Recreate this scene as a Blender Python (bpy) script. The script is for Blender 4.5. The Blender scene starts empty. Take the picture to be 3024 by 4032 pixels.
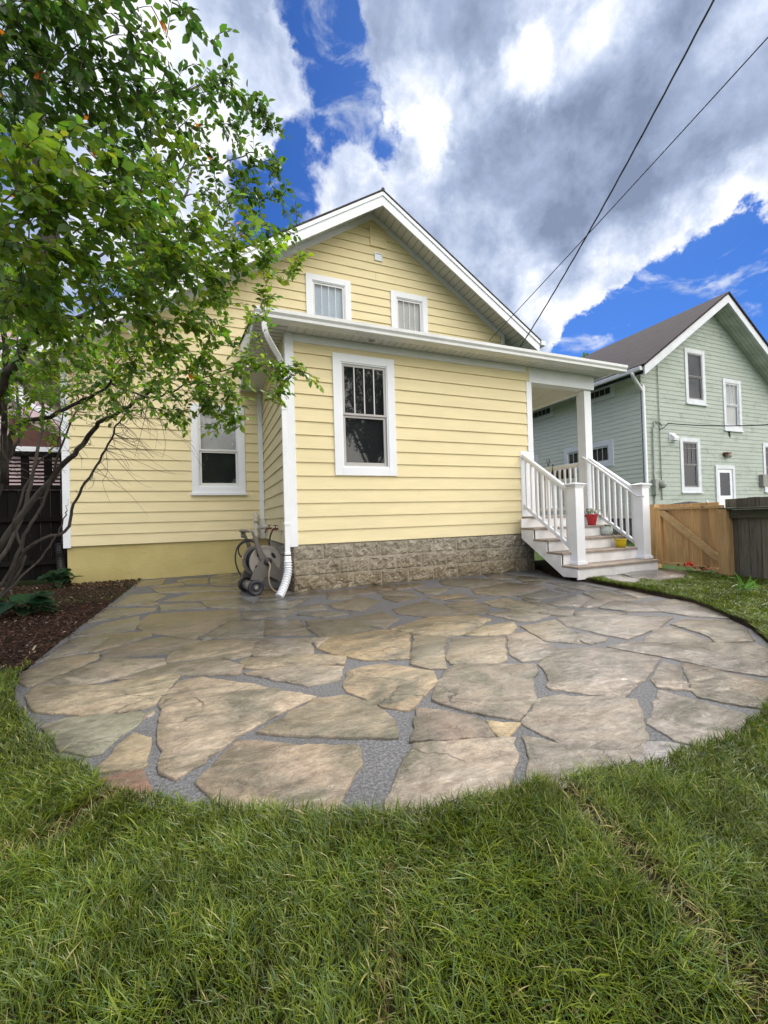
import bpy, math, random
import numpy as np
from mathutils import Vector, Matrix
random.seed(7)
RNG = np.random.default_rng(11)
C = bpy.context.scene.collection
SC = bpy.context.scene

# ------------------------------------------------------------------ camera
F_PX, CAMH = 1633.2, 0.911            # focal length in photo pixels (3024 wide), eye height in metres
PITCH, ROLL, YAW = 0.0149165, -0.0288876, 0.3903738
_F = Vector((math.sin(YAW)*math.cos(PITCH), math.cos(YAW)*math.cos(PITCH), math.sin(PITCH)))
_R = Vector((math.cos(YAW), -math.sin(YAW), 0.0)); _U = _R.cross(_F)
_R2 = math.cos(ROLL)*_R + math.sin(ROLL)*_U; _U2 = -math.sin(ROLL)*_R + math.cos(ROLL)*_U
cam = bpy.data.cameras.new("camera"); camo = bpy.data.objects.new("camera", cam); C.objects.link(camo)
camo.matrix_world = Matrix(((_R2.x,_U2.x,-_F.x,0),(_R2.y,_U2.y,-_F.y,0),(_R2.z,_U2.z,-_F.z,CAMH),(0,0,0,1)))
cam.sensor_fit = 'HORIZONTAL'; cam.sensor_width = 36.0; cam.lens = 36.0*F_PX/3024.0
cam.clip_start = 0.05; cam.clip_end = 3000
SC.camera = camo
def ray(x, y):
    return (_R2*(x-1512) - _U2*(y-2016) + _F*F_PX)
def onY(x, y, Y): r = ray(x,y); return r*(Y/r.y) + Vector((0,0,CAMH))
def onX(x, y, X): r = ray(x,y); return r*(X/r.x) + Vector((0,0,CAMH))
def onZ(x, y, Z=0.0): r = ray(x,y); return r*((Z-CAMH)/r.z) + Vector((0,0,CAMH))
def at(x, y, d): return ray(x,y).normalized()*d + Vector((0,0,CAMH))

# ------------------------------------------------------------------ exposure
SC.view_settings.view_transform = 'Standard'; SC.view_settings.look = 'None'
SC.view_settings.gamma = 1.0; SC.view_settings.use_curve_mapping = False
SC.view_settings.exposure = 0.44

# ------------------------------------------------------------------ world: blue sky with broken cumulus
SUN_DIR = ray(2230, 60).normalized()
SUN_EL = math.asin(SUN_DIR.z); SUN_AZ = math.atan2(SUN_DIR.x, SUN_DIR.y)
w = bpy.data.worlds.new("World"); SC.world = w; w.use_nodes = True
nt = w.node_tree; nt.nodes.clear()
def N(t, **k):
    n = nt.nodes.new(t)
    for a, b in k.items(): setattr(n, a, b)
    return n
def LK(a, b): nt.links.new(a, b)
def mth(op, a, b=None, c=None, clamp=False):
    n = N('ShaderNodeMath', operation=op, use_clamp=clamp)
    for i, v in enumerate((a, b, c)):
        if v is None: continue
        if isinstance(v, (int, float)): n.inputs[i].default_value = v
        else: LK(v, n.inputs[i])
    return n.outputs[0]
tc = N('ShaderNodeTexCoord')
sky = N('ShaderNodeTexSky', sky_type='NISHITA'); sky.sun_disc = False
sky.sun_elevation = SUN_EL; sky.sun_rotation = SUN_AZ; sky.ozone_density = 4.0; sky.dust_density = 0.3; sky.air_density = 1.0
nrm = N('ShaderNodeVectorMath', operation='NORMALIZE'); LK(tc.outputs['Generated'], nrm.inputs[0])
DIR = nrm.outputs[0]
def noise(scale, detail, rough, dist=0.0, off=(0,0,0), sc=(1,1,1)):
    m = N('ShaderNodeMapping'); m.inputs['Location'].default_value = off; m.inputs['Scale'].default_value = sc
    LK(DIR, m.inputs['Vector'])
    n = N('ShaderNodeTexNoise'); n.inputs['Scale'].default_value = scale; n.inputs['Detail'].default_value = detail
    n.inputs['Roughness'].default_value = rough; n.inputs['Distortion'].default_value = dist
    LK(m.outputs[0], n.inputs['Vector']); return n.outputs['Fac']
def cap(x, y, rad_deg, amp):
    c = ray(x, y).normalized()
    d = N('ShaderNodeVectorMath', operation='DOT_PRODUCT'); LK(DIR, d.inputs[0]); d.inputs[1].default_value = c
    mr = N('ShaderNodeMapRange', interpolation_type='SMOOTHSTEP')
    mr.inputs['From Min'].default_value = math.cos(math.radians(rad_deg)); mr.inputs['From Max'].default_value = math.cos(math.radians(rad_deg*0.15))
    mr.inputs['To Min'].default_value = 0; mr.inputs['To Max'].default_value = amp
    LK(d.outputs['Value'], mr.inputs['Value']); return mr.outputs[0]
def total(parts):
    s = parts[0]
    for p in parts[1:]: s = mth('ADD', s, p)
    return s
# warp the direction so that no edge of a bank is smooth
wn=N('ShaderNodeTexNoise'); wn.inputs['Scale'].default_value=3.2; wn.inputs['Detail'].default_value=8; wn.inputs['Roughness'].default_value=.62; LK(nrm.outputs[0],wn.inputs['Vector'])
ws=N('ShaderNodeVectorMath',operation='SUBTRACT'); LK(wn.outputs['Color'],ws.inputs[0]); ws.inputs[1].default_value=(.5,.5,.5)
wm=N('ShaderNodeVectorMath',operation='SCALE'); LK(ws.outputs[0],wm.inputs[0]); wm.inputs['Scale'].default_value=.34
wa=N('ShaderNodeVectorMath',operation='ADD'); LK(nrm.outputs[0],wa.inputs[0]); LK(wm.outputs[0],wa.inputs[1])
wz=N('ShaderNodeVectorMath',operation='NORMALIZE'); LK(wa.outputs[0],wz.inputs[0]); WDIR=wz.outputs[0]
def cap(x, y, rad_deg, amp, v=None):
    c = v if v is not None else ray(x, y).normalized()
    d = N('ShaderNodeVectorMath', operation='DOT_PRODUCT'); LK(WDIR, d.inputs[0]); d.inputs[1].default_value = c
    mr = N('ShaderNodeMapRange', interpolation_type='SMOOTHSTEP')
    mr.inputs['From Min'].default_value = math.cos(math.radians(rad_deg)); mr.inputs['From Max'].default_value = math.cos(math.radians(rad_deg*0.1))
    mr.inputs['To Min'].default_value = 0; mr.inputs['To Max'].default_value = amp
    LK(d.outputs['Value'], mr.inputs['Value']); return mr.outputs[0]
big = noise(2.3, 2.0, 0.5, 0.2, (3.1, 1.7, 0.4))
fine = noise(5.0, 10.0, 0.60, 0.25, (0.3, 5.1, 2.2))
cover = total([mth('MULTIPLY', big, 0.25), mth('MULTIPLY', fine, 1.45), mth('MULTIPLY_ADD', 1.0, -0.22, 0.0),
    cap(1235,20,4.5,-.42), cap(1265,150,4.5,-.40), cap(1290,290,4.5,-.42), cap(1340,430,5,-.38), cap(1410,560,5,-.42), cap(1480,600,3.5,-.3), cap(1190,600,4,-.25), cap(1200,720,5,-.5), cap(1060,830,5,-.45), cap(900,740,4,-.22), cap(1160,180,3,-.2),
    cap(2980,1130,9,-.75), cap(2700,1200,8.5,-.75), cap(2450,1300,5.5,-.6), cap(2580,1160,5,-.4), cap(2830,1040,5,-.35), cap(2320,1450,5,-.5), cap(3000,1500,14,-.8), cap(3150,1150,8,-.4), cap(2350,1420,5,-.4),
    cap(2150,500,30,.42), cap(2600,900,9,.18), cap(700,300,18,.32), cap(1050,250,8,.2), cap(1330,740,4.5,.40), cap(3060,1290,4,.8), cap(2030,1150,10,.3), cap(2120,1300,6,.2), cap(0,0,80,.25,Vector((-.1,-.85,.5)).normalized())])
mask = N('ShaderNodeMapRange', interpolation_type='SMOOTHSTEP')
mask.inputs['From Min'].default_value = 0.34; mask.inputs['From Max'].default_value = 0.74; LK(cover, mask.inputs['Value'])
wisp = noise(7.5, 8.0, 0.62, 0.5, (2.2, 4.4, 0.7), (1.0, 1.0, 1.9))
wr = N('ShaderNodeMapRange', interpolation_type='SMOOTHSTEP'); wr.inputs['From Min'].default_value=.52; wr.inputs['From Max'].default_value=.70; wr.inputs['To Max'].default_value=.85; LK(wisp, wr.inputs['Value'])
MASK = mth('MAXIMUM', mask.outputs[0], wr.outputs[0])
BACK = cap(0,0,80,1.0,Vector((.35,-.82,.50)).normalized())  # unseen bright cloud behind the camera, added to light the walls
# cloud brightness: thick belly grey, thin rims and the part before the sun white
bel = noise(3.6, 9.0, 0.60, 0.25, (7.3, 0.2, 4.4))
thick = N('ShaderNodeMapRange'); thick.inputs['From Min'].default_value = 0.50; thick.inputs['From Max'].default_value = 1.15; LK(cover, thick.inputs['Value'])
bel2 = noise(9.0, 9.0, 0.62, 0.15, (1.3, 8.2, 2.4))
bright = total([mth('MULTIPLY', thick.outputs[0], -0.22), mth('MULTIPLY_ADD', bel, 1.25, -0.02), mth('MULTIPLY_ADD', bel2, 1.25, -0.60),
    cap(2230,120,8,.17), cap(2100,280,5,.17), cap(2420,40,6,.12), cap(2000,330,4,.22), cap(1650,450,4.5,.20), cap(1800,480,4,.18), cap(1640,560,3,.2), cap(1560,800,4,.06), cap(1330,760,5,.24), cap(2250,1180,7,.30), cap(2700,930,6,.26), cap(2960,800,6,.28), cap(2450,1020,6,.22), cap(750,300,11,.22), cap(1100,400,7,.14), cap(500,700,14,.18), cap(2000,1050,7,.14),
    cap(1950,700,9,-.10), cap(2250,620,9,-.09), cap(2700,520,9,-.04), cap(1650,120,9,-.08), cap(2750,250,8,.0)])
ramp = N('ShaderNodeValToRGB'); e = ramp.color_ramp.elements
e[0].position = 0.12; e[0].color = (0.20,0.25,0.37,1); e[1].position = 1.0; e[1].color = (1.0,1.0,1.0,1)
m1 = e.new(0.45); m1.color = (0.34,0.41,0.57,1); m2 = e.new(0.70); m2.color = (0.56,0.63,0.78,1)
LK(bright, ramp.inputs['Fac'])
hs = N('ShaderNodeHueSaturation'); hs.inputs['Saturation'].default_value = 1.15; LK(sky.outputs[0], hs.inputs['Color'])
tint = N('ShaderNodeMixRGB', blend_type='MULTIPLY'); tint.inputs['Fac'].default_value = 1; tint.inputs['Color2'].default_value = (0.34,0.58,0.98,1); LK(hs.outputs[0], tint.inputs['Color1'])
bg1 = N('ShaderNodeBackground'); bg1.inputs['Strength'].default_value = 0.085; LK(tint.outputs[0], bg1.inputs['Color'])
bg2 = N('ShaderNodeBackground'); LK(mth('MULTIPLY_ADD', BACK, 1.75, 0.92), bg2.inputs['Strength']); wt=N('ShaderNodeMixRGB'); LK(BACK, wt.inputs['Fac']); LK(ramp.outputs[0], wt.inputs['Color1']); wt.inputs['Color2'].default_value=(1.0,.95,.88,1); LK(wt.outputs[0], bg2.inputs['Color'])
mx = N('ShaderNodeMixShader'); LK(MASK, mx.inputs[0]); LK(bg1.outputs[0], mx.inputs[1]); LK(bg2.outputs[0], mx.inputs[2])
out = N('ShaderNodeOutputWorld'); LK(mx.outputs[0], out.inputs['Surface'])

sl = bpy.data.lights.new("sun", 'SUN'); sl.energy = 2.4; sl.angle = math.radians(10); sl.color = (1.0,0.96,0.90)
slo = bpy.data.objects.new("sun", sl); C.objects.link(slo)
slo.rotation_mode = 'QUATERNION'; slo.rotation_quaternion = (-SUN_DIR).to_track_quat('-Z', 'Y'); slo.location = (0,0,12)

# ------------------------------------------------------------------ object helpers
def tag(o, label=None, cat=None, group=None, kind=None):
    if label: o['label'] = label
    if cat: o['category'] = cat
    if group: o['group'] = group
    if kind: o['kind'] = kind
    return o
def thing(name, label, cat, loc=(0,0,0), group=None, kind=None):
    o = bpy.data.objects.new(name, None); C.objects.link(o); o.location = loc; o.empty_display_size = .2
    return tag(o, label, cat, group, kind)
WORLD = lambda u, d, z: (u, d, z)
def frameY(Y): return lambda u, d, z: (u, Y-d, z)      # wall facing the camera: u = X, d = outwards
def frameX(X): return lambda u, d, z: (X-d, u, z)      # wall facing -X: u = Y
class MB:
    def __init__(s, fr=WORLD): s.v=[]; s.f=[]; s.m=[]; s.fr=fr; s.mi=0
    def add(s, vs, fs, raw=False):
        b=len(s.v); s.v += [tuple(q) if raw else s.fr(*q) for q in vs]
        s.f += [tuple(b+i for i in f) for f in fs]; s.m += [s.mi]*len(fs)
    def box(s, u0,u1,d0,d1,z0,z1):
        s.add([(u0,d0,z0),(u1,d0,z0),(u1,d1,z0),(u0,d1,z0),(u0,d0,z1),(u1,d0,z1),(u1,d1,z1),(u0,d1,z1)],
              [(0,3,2,1),(4,5,6,7),(0,1,5,4),(1,2,6,5),(2,3,7,6),(3,0,4,7)])
    def quad(s, *p): s.add(p, [tuple(range(len(p)))])
    def prism(s, poly, d0, d1):                         # poly of (u,z), extruded from d0 to d1
        n=len(poly); s.add([(u,d0,z) for u,z in poly]+[(u,d1,z) for u,z in poly],
            [tuple(range(n)), tuple(range(2*n-1,n-1,-1))]+[(i,(i+1)%n+0,(i+1)%n+n,i+n)[::-1] for i in range(n)])
    def sweep(s, prof, a, b):                            # prof of (y,z) swept along x from a to b, world axes
        n=len(prof); s.add([(a,y,z) for y,z in prof]+[(b,y,z) for y,z in prof],
            [tuple(range(n)), tuple(range(2*n-1,n-1,-1))]+[(i,(i+1)%n,(i+1)%n+n,i+n)[::-1] for i in range(n)])
    def beam(s, p, q, w, h, up=Vector((0,0,1))):         # rectangular bar between two points
        p=Vector(p); q=Vector(q); t=(q-p).normalized(); sd=t.cross(up)
        if sd.length<1e-4: sd=Vector((1,0,0))
        sd.normalize(); uu=sd.cross(t).normalized()
        vs=[]
        for c in (p,q):
            for a,b in ((-1,-1),(1,-1),(1,1),(-1,1)): vs.append(c+sd*a*w/2+uu*b*h/2)
        s.add(vs,[(0,1,2,3)[::-1],(4,5,6,7),(0,1,5,4),(1,2,6,5),(2,3,7,6),(3,0,4,7)],True)
    def tube(s, pts, rad, n=8, cap=True):
        pts=[Vector(p) for p in pts]; rs = rad if isinstance(rad,(list,tuple)) else [rad]*len(pts)
        b=len(s.v); prev=None
        for i,p in enumerate(pts):
            t=(pts[min(i+1,len(pts)-1)]-pts[max(i-1,0)])
            if t.length<1e-9: t=Vector((0,0,1))
            t.normalize()
            if prev is None: a=t.orthogonal().normalized()
            else:
                a=prev-t*prev.dot(t)
                if a.length<1e-6: a=t.orthogonal()
                a.normalize()
            prev=a; c=t.cross(a)
            for k in range(n):
                th=2*math.pi*k/n; s.v.append(tuple(p+(a*math.cos(th)+c*math.sin(th))*rs[i]))
        for i in range(len(pts)-1):
            for k in range(n):
                k2=(k+1)%n; s.f.append((b+i*n+k,b+i*n+k2,b+(i+1)*n+k2,b+(i+1)*n+k)); s.m.append(s.mi)
        if cap:
            s.f.append(tuple(b+k for k in range(n))[::-1]); s.m.append(s.mi)
            e=b+(len(pts)-1)*n; s.f.append(tuple(e+k for k in range(n))); s.m.append(s.mi)
    def lathe(s, prof, c, axis='z', n=24):               # prof of (r,h) about an axis through c
        b=len(s.v); c=Vector(c); ax=Vector((0,0,1)) if axis=='z' else (Vector(axis).normalized() if not isinstance(axis,str) else Vector((0,1,0)))
        a=ax.orthogonal().normalized(); d=ax.cross(a)
        for r,h in prof:
            for k in range(n):
                th=2*math.pi*k/n; s.v.append(tuple(c+ax*h+(a*math.cos(th)+d*math.sin(th))*r))
        for i in range(len(prof)-1):
            for k in range(n):
                k2=(k+1)%n; s.f.append((b+i*n+k,b+i*n+k2,b+(i+1)*n+k2,b+(i+1)*n+k)); s.m.append(s.mi)
    def build(s, name, mat, parent=None, smooth=False, bevel=0, label=None):
        me=bpy.data.meshes.new(name); me.from_pydata(s.v,[],s.f)
        for m in (mat if isinstance(mat,(list,tuple)) else [mat]): me.materials.append(m)
        if isinstance(mat,(list,tuple)): me.polygons.foreach_set('material_index', s.m)
        if smooth: me.polygons.foreach_set('use_smooth',[True]*len(me.polygons))
        me.update()
        o=bpy.data.objects.new(name,me); C.objects.link(o)
        if parent is not None:
            o.parent=parent; o.matrix_parent_inverse=Matrix.Translation(-abs_loc(parent))
        if bevel:
            b=o.modifiers.new('bevel','BEVEL'); b.width=bevel; b.segments=2; b.limit_method='ANGLE'
        if label: o['label']=label
        return o
def abs_loc(o):
    l=Vector(o.location)
    p=o.parent
    return l if p is None else Vector((0,0,0)) if o.type=='MESH' else l+abs_loc(p)
def smoothpts(pts, k=4):
    pts=[Vector(p) for p in pts]; o=[]
    for i in range(len(pts)-1):
        p0=pts[max(i-1,0)];p1=pts[i];p2=pts[i+1];p3=pts[min(i+2,len(pts)-1)]
        for j in range(k):
            t=j/k; o.append(.5*((2*p1)+(p2-p0)*t+(2*p0-5*p1+4*p2-p3)*t*t+(3*p1-p0-3*p2+p3)*t**3))
    return o+[pts[-1]]

# ------------------------------------------------------------------ materials
class MT:
    def __init__(s, name):
        s.m=bpy.data.materials.new(name); s.m.use_nodes=True; s.t=s.m.node_tree; s.b=s.t.nodes['Principled BSDF']; s.o=s.t.nodes['Material Output']
        s.tc=s.t.nodes.new('ShaderNodeTexCoord')
    def n(s,t,**k):
        n=s.t.nodes.new(t)
        for a,b in k.items(): setattr(n,a,b)
        return n
    def l(s,a,b): s.t.links.new(a,b)
    def noise(s,scale,detail=4,rough=.55,sc=(1,1,1),dist=0,rot=(0,0,0)):
        m=s.n('ShaderNodeMapping'); m.inputs['Scale'].default_value=sc; m.inputs['Rotation'].default_value=rot; s.l(s.tc.outputs['Object'],m.inputs['Vector'])
        n=s.n('ShaderNodeTexNoise'); n.inputs['Scale'].default_value=scale; n.inputs['Detail'].default_value=detail; n.inputs['Roughness'].default_value=rough; n.inputs['Distortion'].default_value=dist
        s.l(m.outputs[0],n.inputs['Vector']); return n.outputs['Fac']
    def ramp(s,fac,stops):
        r=s.n('ShaderNodeValToRGB'); e=r.color_ramp.elements
        while len(e)>1: e.remove(e[-1])
        e[0].position=stops[0][0]; e[0].color=(*stops[0][1],1)
        for p,c in stops[1:]: q=e.new(p); q.color=(*c,1)
        s.l(fac,r.inputs['Fac']); return r.outputs['Color']
    def mix(s,fac,a,b,mode='MIX'):
        m=s.n('ShaderNodeMixRGB',blend_type=mode)
        for i,v in ((0,fac),(1,a),(2,b)):
            if isinstance(v,(int,float)): m.inputs[i].default_value=v
            elif isinstance(v,tuple): m.inputs[i].default_value=(*v,1)
            else: s.l(v,m.inputs[i])
        return m.outputs[0]
    def rng(s,v,a,b,c=0,d=1):
        m=s.n('ShaderNodeMapRange'); m.inputs[1].default_value=a; m.inputs[2].default_value=b; m.inputs[3].default_value=c; m.inputs[4].default_value=d
        s.l(v,m.inputs[0]); return m.outputs[0]
    def bump(s,h,strength=.3,dist=.01,prev=None):
        b=s.n('ShaderNodeBump'); b.inputs['Strength'].default_value=strength; b.inputs['Distance'].default_value=dist; s.l(h,b.inputs['Height'])
        if prev is not None: s.l(prev,b.inputs['Normal'])
        s.l(b.outputs[0],s.b.inputs['Normal']); return b.outputs[0]
    def col(s,c):
        if isinstance(c,tuple): s.b.inputs['Base Color'].default_value=(*c,1)
        else: s.l(c,s.b.inputs['Base Color'])
    def rough(s,r,spec=.5):
        if isinstance(r,(int,float)): s.b.inputs['Roughness'].default_value=r
        else: s.l(r,s.b.inputs['Roughness'])
        s.b.inputs['Specular IOR Level'].default_value=spec
def plain(name,c,rough=.5,var=.06,scale=6,bump=.08,spec=.4,metal=0):
    t=MT(name); n=t.noise(scale,5); lo=tuple(v*(1-var*1.6) for v in c); hi=tuple(min(1,v*(1+var)) for v in c)
    t.col(t.ramp(n,[(.3,lo),(.7,hi)])); t.rough(rough,spec); t.b.inputs['Metallic'].default_value=metal
    if bump: t.bump(t.noise(scale*14,3),bump,.004)
    return t.m
def m_siding(name,c,grain=.5,dirt=0,dirtcol=(.1,.1,.08)):
    t=MT(name)
    n1=t.noise(1.4,4,.6,(1,1,5)); n2=t.noise(3.0,5,.6,(1.2,1.2,28),1.2)
    col=t.ramp(n1,[(.3,tuple(v*.93 for v in c)),(.7,tuple(min(1,v*1.04) for v in c))])
    if dirt:
        d1=t.rng(t.noise(2.3,8,.72,(1,1,1.6),.4),.52,.72,0,dirt); col=t.mix(d1,col,dirtcol)
        d2=t.rng(t.noise(14,6,.7,(1,1,.7)),.60,.70,0,dirt*.9); col=t.mix(d2,col,tuple(v*.7 for v in dirtcol))
        d3=t.rng(t.noise(8,6,.7,(1,1,.6),.3),.60,.66,0,.45*dirt); col=t.mix(d3,col,(.62,.66,.62))
    t.col(col); t.rough(.62,.25); t.bump(n2,grain,.004)
    return t.m
Y_SIDE=m_siding('yellow_siding',(.755,.658,.405),.7)
W_TRIM=plain('white_trim',(.76,.79,.84),.45,.03,3,.05)
W_GUT=plain('white_gutter',(.70,.72,.73),.33,.05,5,.03,.5)
W_SOF=plain('white_soffit',(.66,.67,.66),.5,.04,4,.04)
W_VINYL=plain('white_vinyl',(.80,.82,.86),.32,.03,4,.02,.5)
W_STAIR=plain('white_stair_paint',(.80,.79,.79),.5,.10,5,.08)
def m_foundation():
    t=MT('painted_foundation'); n=t.noise(1.6,7,.65); 
    col=t.ramp(n,[(.3,(.43,.36,.15)),(.7,(.54,.455,.20))])
    st=t.rng(t.noise(2.5,8,.7,(1,1,3)),.60,.74); col=t.mix(st,col,(.42,.30,.10))
    t.col(col); t.rough(.7,.2); t.bump(t.noise(9,8,.7,(1,1,2)),.35,.02); return t.m
Y_FOUND=m_foundation()
def m_block():
    t=MT('split_face_block'); n=t.noise(5,8,.65); n2=t.noise(42,5,.7)
    lo=t.ramp(n,[(.25,(.14,.11,.07)),(.5,(.27,.225,.155)),(.75,(.42,.37,.28))])
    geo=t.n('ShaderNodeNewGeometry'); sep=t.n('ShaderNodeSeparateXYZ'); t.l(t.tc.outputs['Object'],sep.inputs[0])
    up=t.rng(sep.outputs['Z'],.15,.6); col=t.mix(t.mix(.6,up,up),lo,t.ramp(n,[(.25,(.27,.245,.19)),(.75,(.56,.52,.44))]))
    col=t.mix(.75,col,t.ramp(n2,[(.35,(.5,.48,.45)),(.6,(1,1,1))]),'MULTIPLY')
    t.col(col); t.rough(.85,.2); t.bump(t.noise(30,8,.72),.9,.02); return t.m
BLOCK=m_block()
JOINT=plain('block_joint',(.38,.345,.28),.9,.15,12,.3,.1)
def m_shingle(name,a,b):
    t=MT(name); m=t.n('ShaderNodeMapping'); t.l(t.tc.outputs['Object'],m.inputs[0]); m.inputs['Rotation'].default_value=(0,0,math.pi/2); m.inputs['Scale'].default_value=(1,1,1)
    br=t.n('ShaderNodeTexBrick'); br.inputs['Scale'].default_value=1; br.inputs['Brick Width'].default_value=.30; br.inputs['Row Height'].default_value=.125; br.inputs['Mortar Size'].default_value=.006; br.inputs['Mortar Smooth'].default_value=.2
    br.inputs['Color1'].default_value=(*a,1); br.inputs['Color2'].default_value=(*b,1); br.inputs['Mortar'].default_value=(*tuple(v*.35 for v in a),1)
    t.l(m.outputs[0],br.inputs['Vector'])
    col=t.mix(.5,br.outputs['Color'],t.ramp(t.noise(3,6,.7),[(.3,(.6,.55,.6)),(.7,(1.2,1.1,1.1))]),'MULTIPLY')
    t.col(col); t.rough(.9,.2); b1=t.bump(br.outputs['Fac'],-.8,.01); t.bump(t.noise(120,3),.4,.004,b1); return t.m
SHING=m_shingle('dark_shingles',(.045,.042,.042),(.075,.07,.068))
SHING2=m_shingle('brown_shingles',(.030,.020,.026),(.044,.031,.038))
def m_glass(name='window_glass',c=(.012,.016,.02)):
    t=MT(name); t.col(c); t.rough(.03,.5); t.b.inputs['IOR'].default_value=2.1; t.bump(t.noise(2.0,2),.05,.01)
    tr=t.n('ShaderNodeBsdfTransparent'); ms=t.n('ShaderNodeMixShader'); ms.inputs[0].default_value=.36; tr.inputs[0].default_value=(1,1,1,1)
    t.l(tr.outputs[0],ms.inputs[1]); t.l(t.b.outputs[0],ms.inputs[2]); t.l(ms.outputs[0],t.o.inputs['Surface']); return t.m
GLASS=m_glass()
IN_DARK=plain('dark_interior',(.007,.009,.011),.8,.4,2,0)
IN_CURT=plain('pale_curtain',(.70,.74,.74),.9,.10,2,.2)
IN_BLUE=plain('blue_grey_shade',(.55,.74,.92),.8,.10,2,.1)
IN_BLIND=plain('white_blind',(.78,.80,.82),.6,.05,3,0)
SASH_G=plain('grey_sash',(.42,.41,.40),.4,.05,3,.02)
SASH_W=plain('white_sash',(.66,.67,.66),.4,.05,3,.02)
DECK=plain('grey_brown_decking',(.33,.27,.22),.65,.2,9,.3)
def m_wood(name,c,dark,ax,rough=.7,knots=True,gscale=1.0):
    t=MT(name); sc=[14*gscale,14*gscale,14*gscale]; sc[ax]=.9
    n=t.noise(1.6,8,.62,tuple(sc),1.6); col=t.ramp(n,[(.28,dark),(.5,c),(.72,tuple(min(1,v*1.18) for v in c))])
    n3=t.noise(.9,4,.6); col=t.mix(.55,col,t.ramp(n3,[(.3,(.68,.66,.64)),(.7,(1.1,1.1,1.1))]),'MULTIPLY')
    if knots:
        v=t.n('ShaderNodeTexVoronoi'); v.inputs['Scale'].default_value=2.6; m=t.n('ShaderNodeMapping'); s2=[1.6,1.6,1.6]; s2[ax]=1.0; m.inputs['Scale'].default_value=s2
        t.l(t.tc.outputs['Object'],m.inputs[0]); t.l(m.outputs[0],v.inputs[0]); col=t.mix(t.rng(v.outputs['Distance'],.035,.085,.8,0),col,(.10,.045,.02))
    oi=t.n('ShaderNodeObjectInfo'); col=t.mix(1,col,t.ramp(oi.outputs['Random'],[(0,(.78,.76,.74)),(.5,(1,1,1)),(1,(1.22,1.18,1.12))]),'MULTIPLY')
    t.col(col); t.rough(rough,.25); t.bump(n,.5,.004); return t.m
CEDAR=m_wood('fresh_cedar',(.56,.36,.165),(.38,.22,.09),2)
CEDAR_H=m_wood('fresh_cedar_rail',(.62,.42,.20),(.44,.27,.12),1)
OLDWOOD=m_wood('weathered_fence',(.17,.155,.12),(.06,.058,.045),2,.85,False)
OLDWOOD_H=m_wood('weathered_fence_cap',(.10,.10,.065),(.04,.044,.026),1,.85,False)
DARKWOOD=m_wood('dark_fence',(.011,.010,.0095),(.005,.0045,.0045),2,.95,False); DARKWOOD.node_tree.nodes['Principled BSDF'].inputs['Specular IOR Level'].default_value=.08
BARK=m_wood('bark',(.085,.074,.066),(.030,.025,.022),2,.9,False,.35)
BARK_PALE=m_wood('pale_bark',(.15,.135,.12),(.06,.052,.046),2,.9,False,.35)
def m_attr(name,rough=.5,trans=.0,spec=.3,tcol=1.6,bump=0):
    t=MT(name); a=t.n('ShaderNodeAttribute'); a.attribute_name='col'; t.l(a.outputs['Color'],t.b.inputs['Base Color']); t.rough(rough,spec)
    if bump: t.bump(t.noise(60,4),bump,.004)
    if trans:
        tr=t.n('ShaderNodeBsdfTranslucent'); ms=t.n('ShaderNodeMixShader'); ms.inputs[0].default_value=trans
        mm=t.mix(1.0,a.outputs['Color'],(tcol*.95,tcol,tcol*.45),'MULTIPLY'); t.l(mm,tr.inputs['Color'])
        t.l(t.b.outputs[0],ms.inputs[1]); t.l(tr.outputs[0],ms.inputs[2]); t.l(ms.outputs[0],t.o.inputs['Surface'])
    return t.m
LEAF=m_attr('leaf',.42,.45,.35,2.2)
GRASSM=m_attr('grass_blade',.42,.28,.4,1.6)
CHIPM=m_attr('bark_chip',.8,0,.2)
def attr_mesh(name, verts, loops, starts, totals, cols, mat, parent=None, smooth=False):
    """big mesh from numpy arrays with a per-vertex colour"""
    me=bpy.data.meshes.new(name); me.vertices.add(len(verts)); me.vertices.foreach_set('co',np.asarray(verts,dtype=np.float32).ravel())
    me.loops.add(len(loops)); me.loops.foreach_set('vertex_index',np.asarray(loops,dtype=np.int32))
    me.polygons.add(len(starts)); me.polygons.foreach_set('loop_start',np.asarray(starts,dtype=np.int32)); me.polygons.foreach_set('loop_total',np.asarray(totals,dtype=np.int32))
    at_=me.attributes.new('col','FLOAT_COLOR','POINT'); c4=np.ones((len(verts),4),dtype=np.float32); c4[:,:3]=cols; at_.data.foreach_set('color',c4.ravel())
    if smooth: me.polygons.foreach_set('use_smooth',np.ones(len(starts),dtype=bool))
    me.materials.append(mat); me.update(calc_edges=True); me.validate()
    o=bpy.data.objects.new(name,me); C.objects.link(o)
    if parent is not None: o.parent=parent; o.matrix_parent_inverse=Matrix.Translation(-abs_loc(parent))
    return o
def vnoise(x, y, s, seed=0):
    x=np.asarray(x)*s+seed*17.3; y=np.asarray(y)*s+seed*9.1
    xi=np.floor(x).astype(int); yi=np.floor(y).astype(int); fx=x-xi; fy=y-yi
    fx=fx*fx*(3-2*fx); fy=fy*fy*(3-2*fy)
    h=lambda a,b:(np.sin(a*127.1+b*311.7+seed*3.3)*43758.5453)%1.0
    return (h(xi,yi)*(1-fx)+h(xi+1,yi)*fx)*(1-fy)+(h(xi,yi+1)*(1-fx)+h(xi+1,yi+1)*fx)*fy

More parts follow.
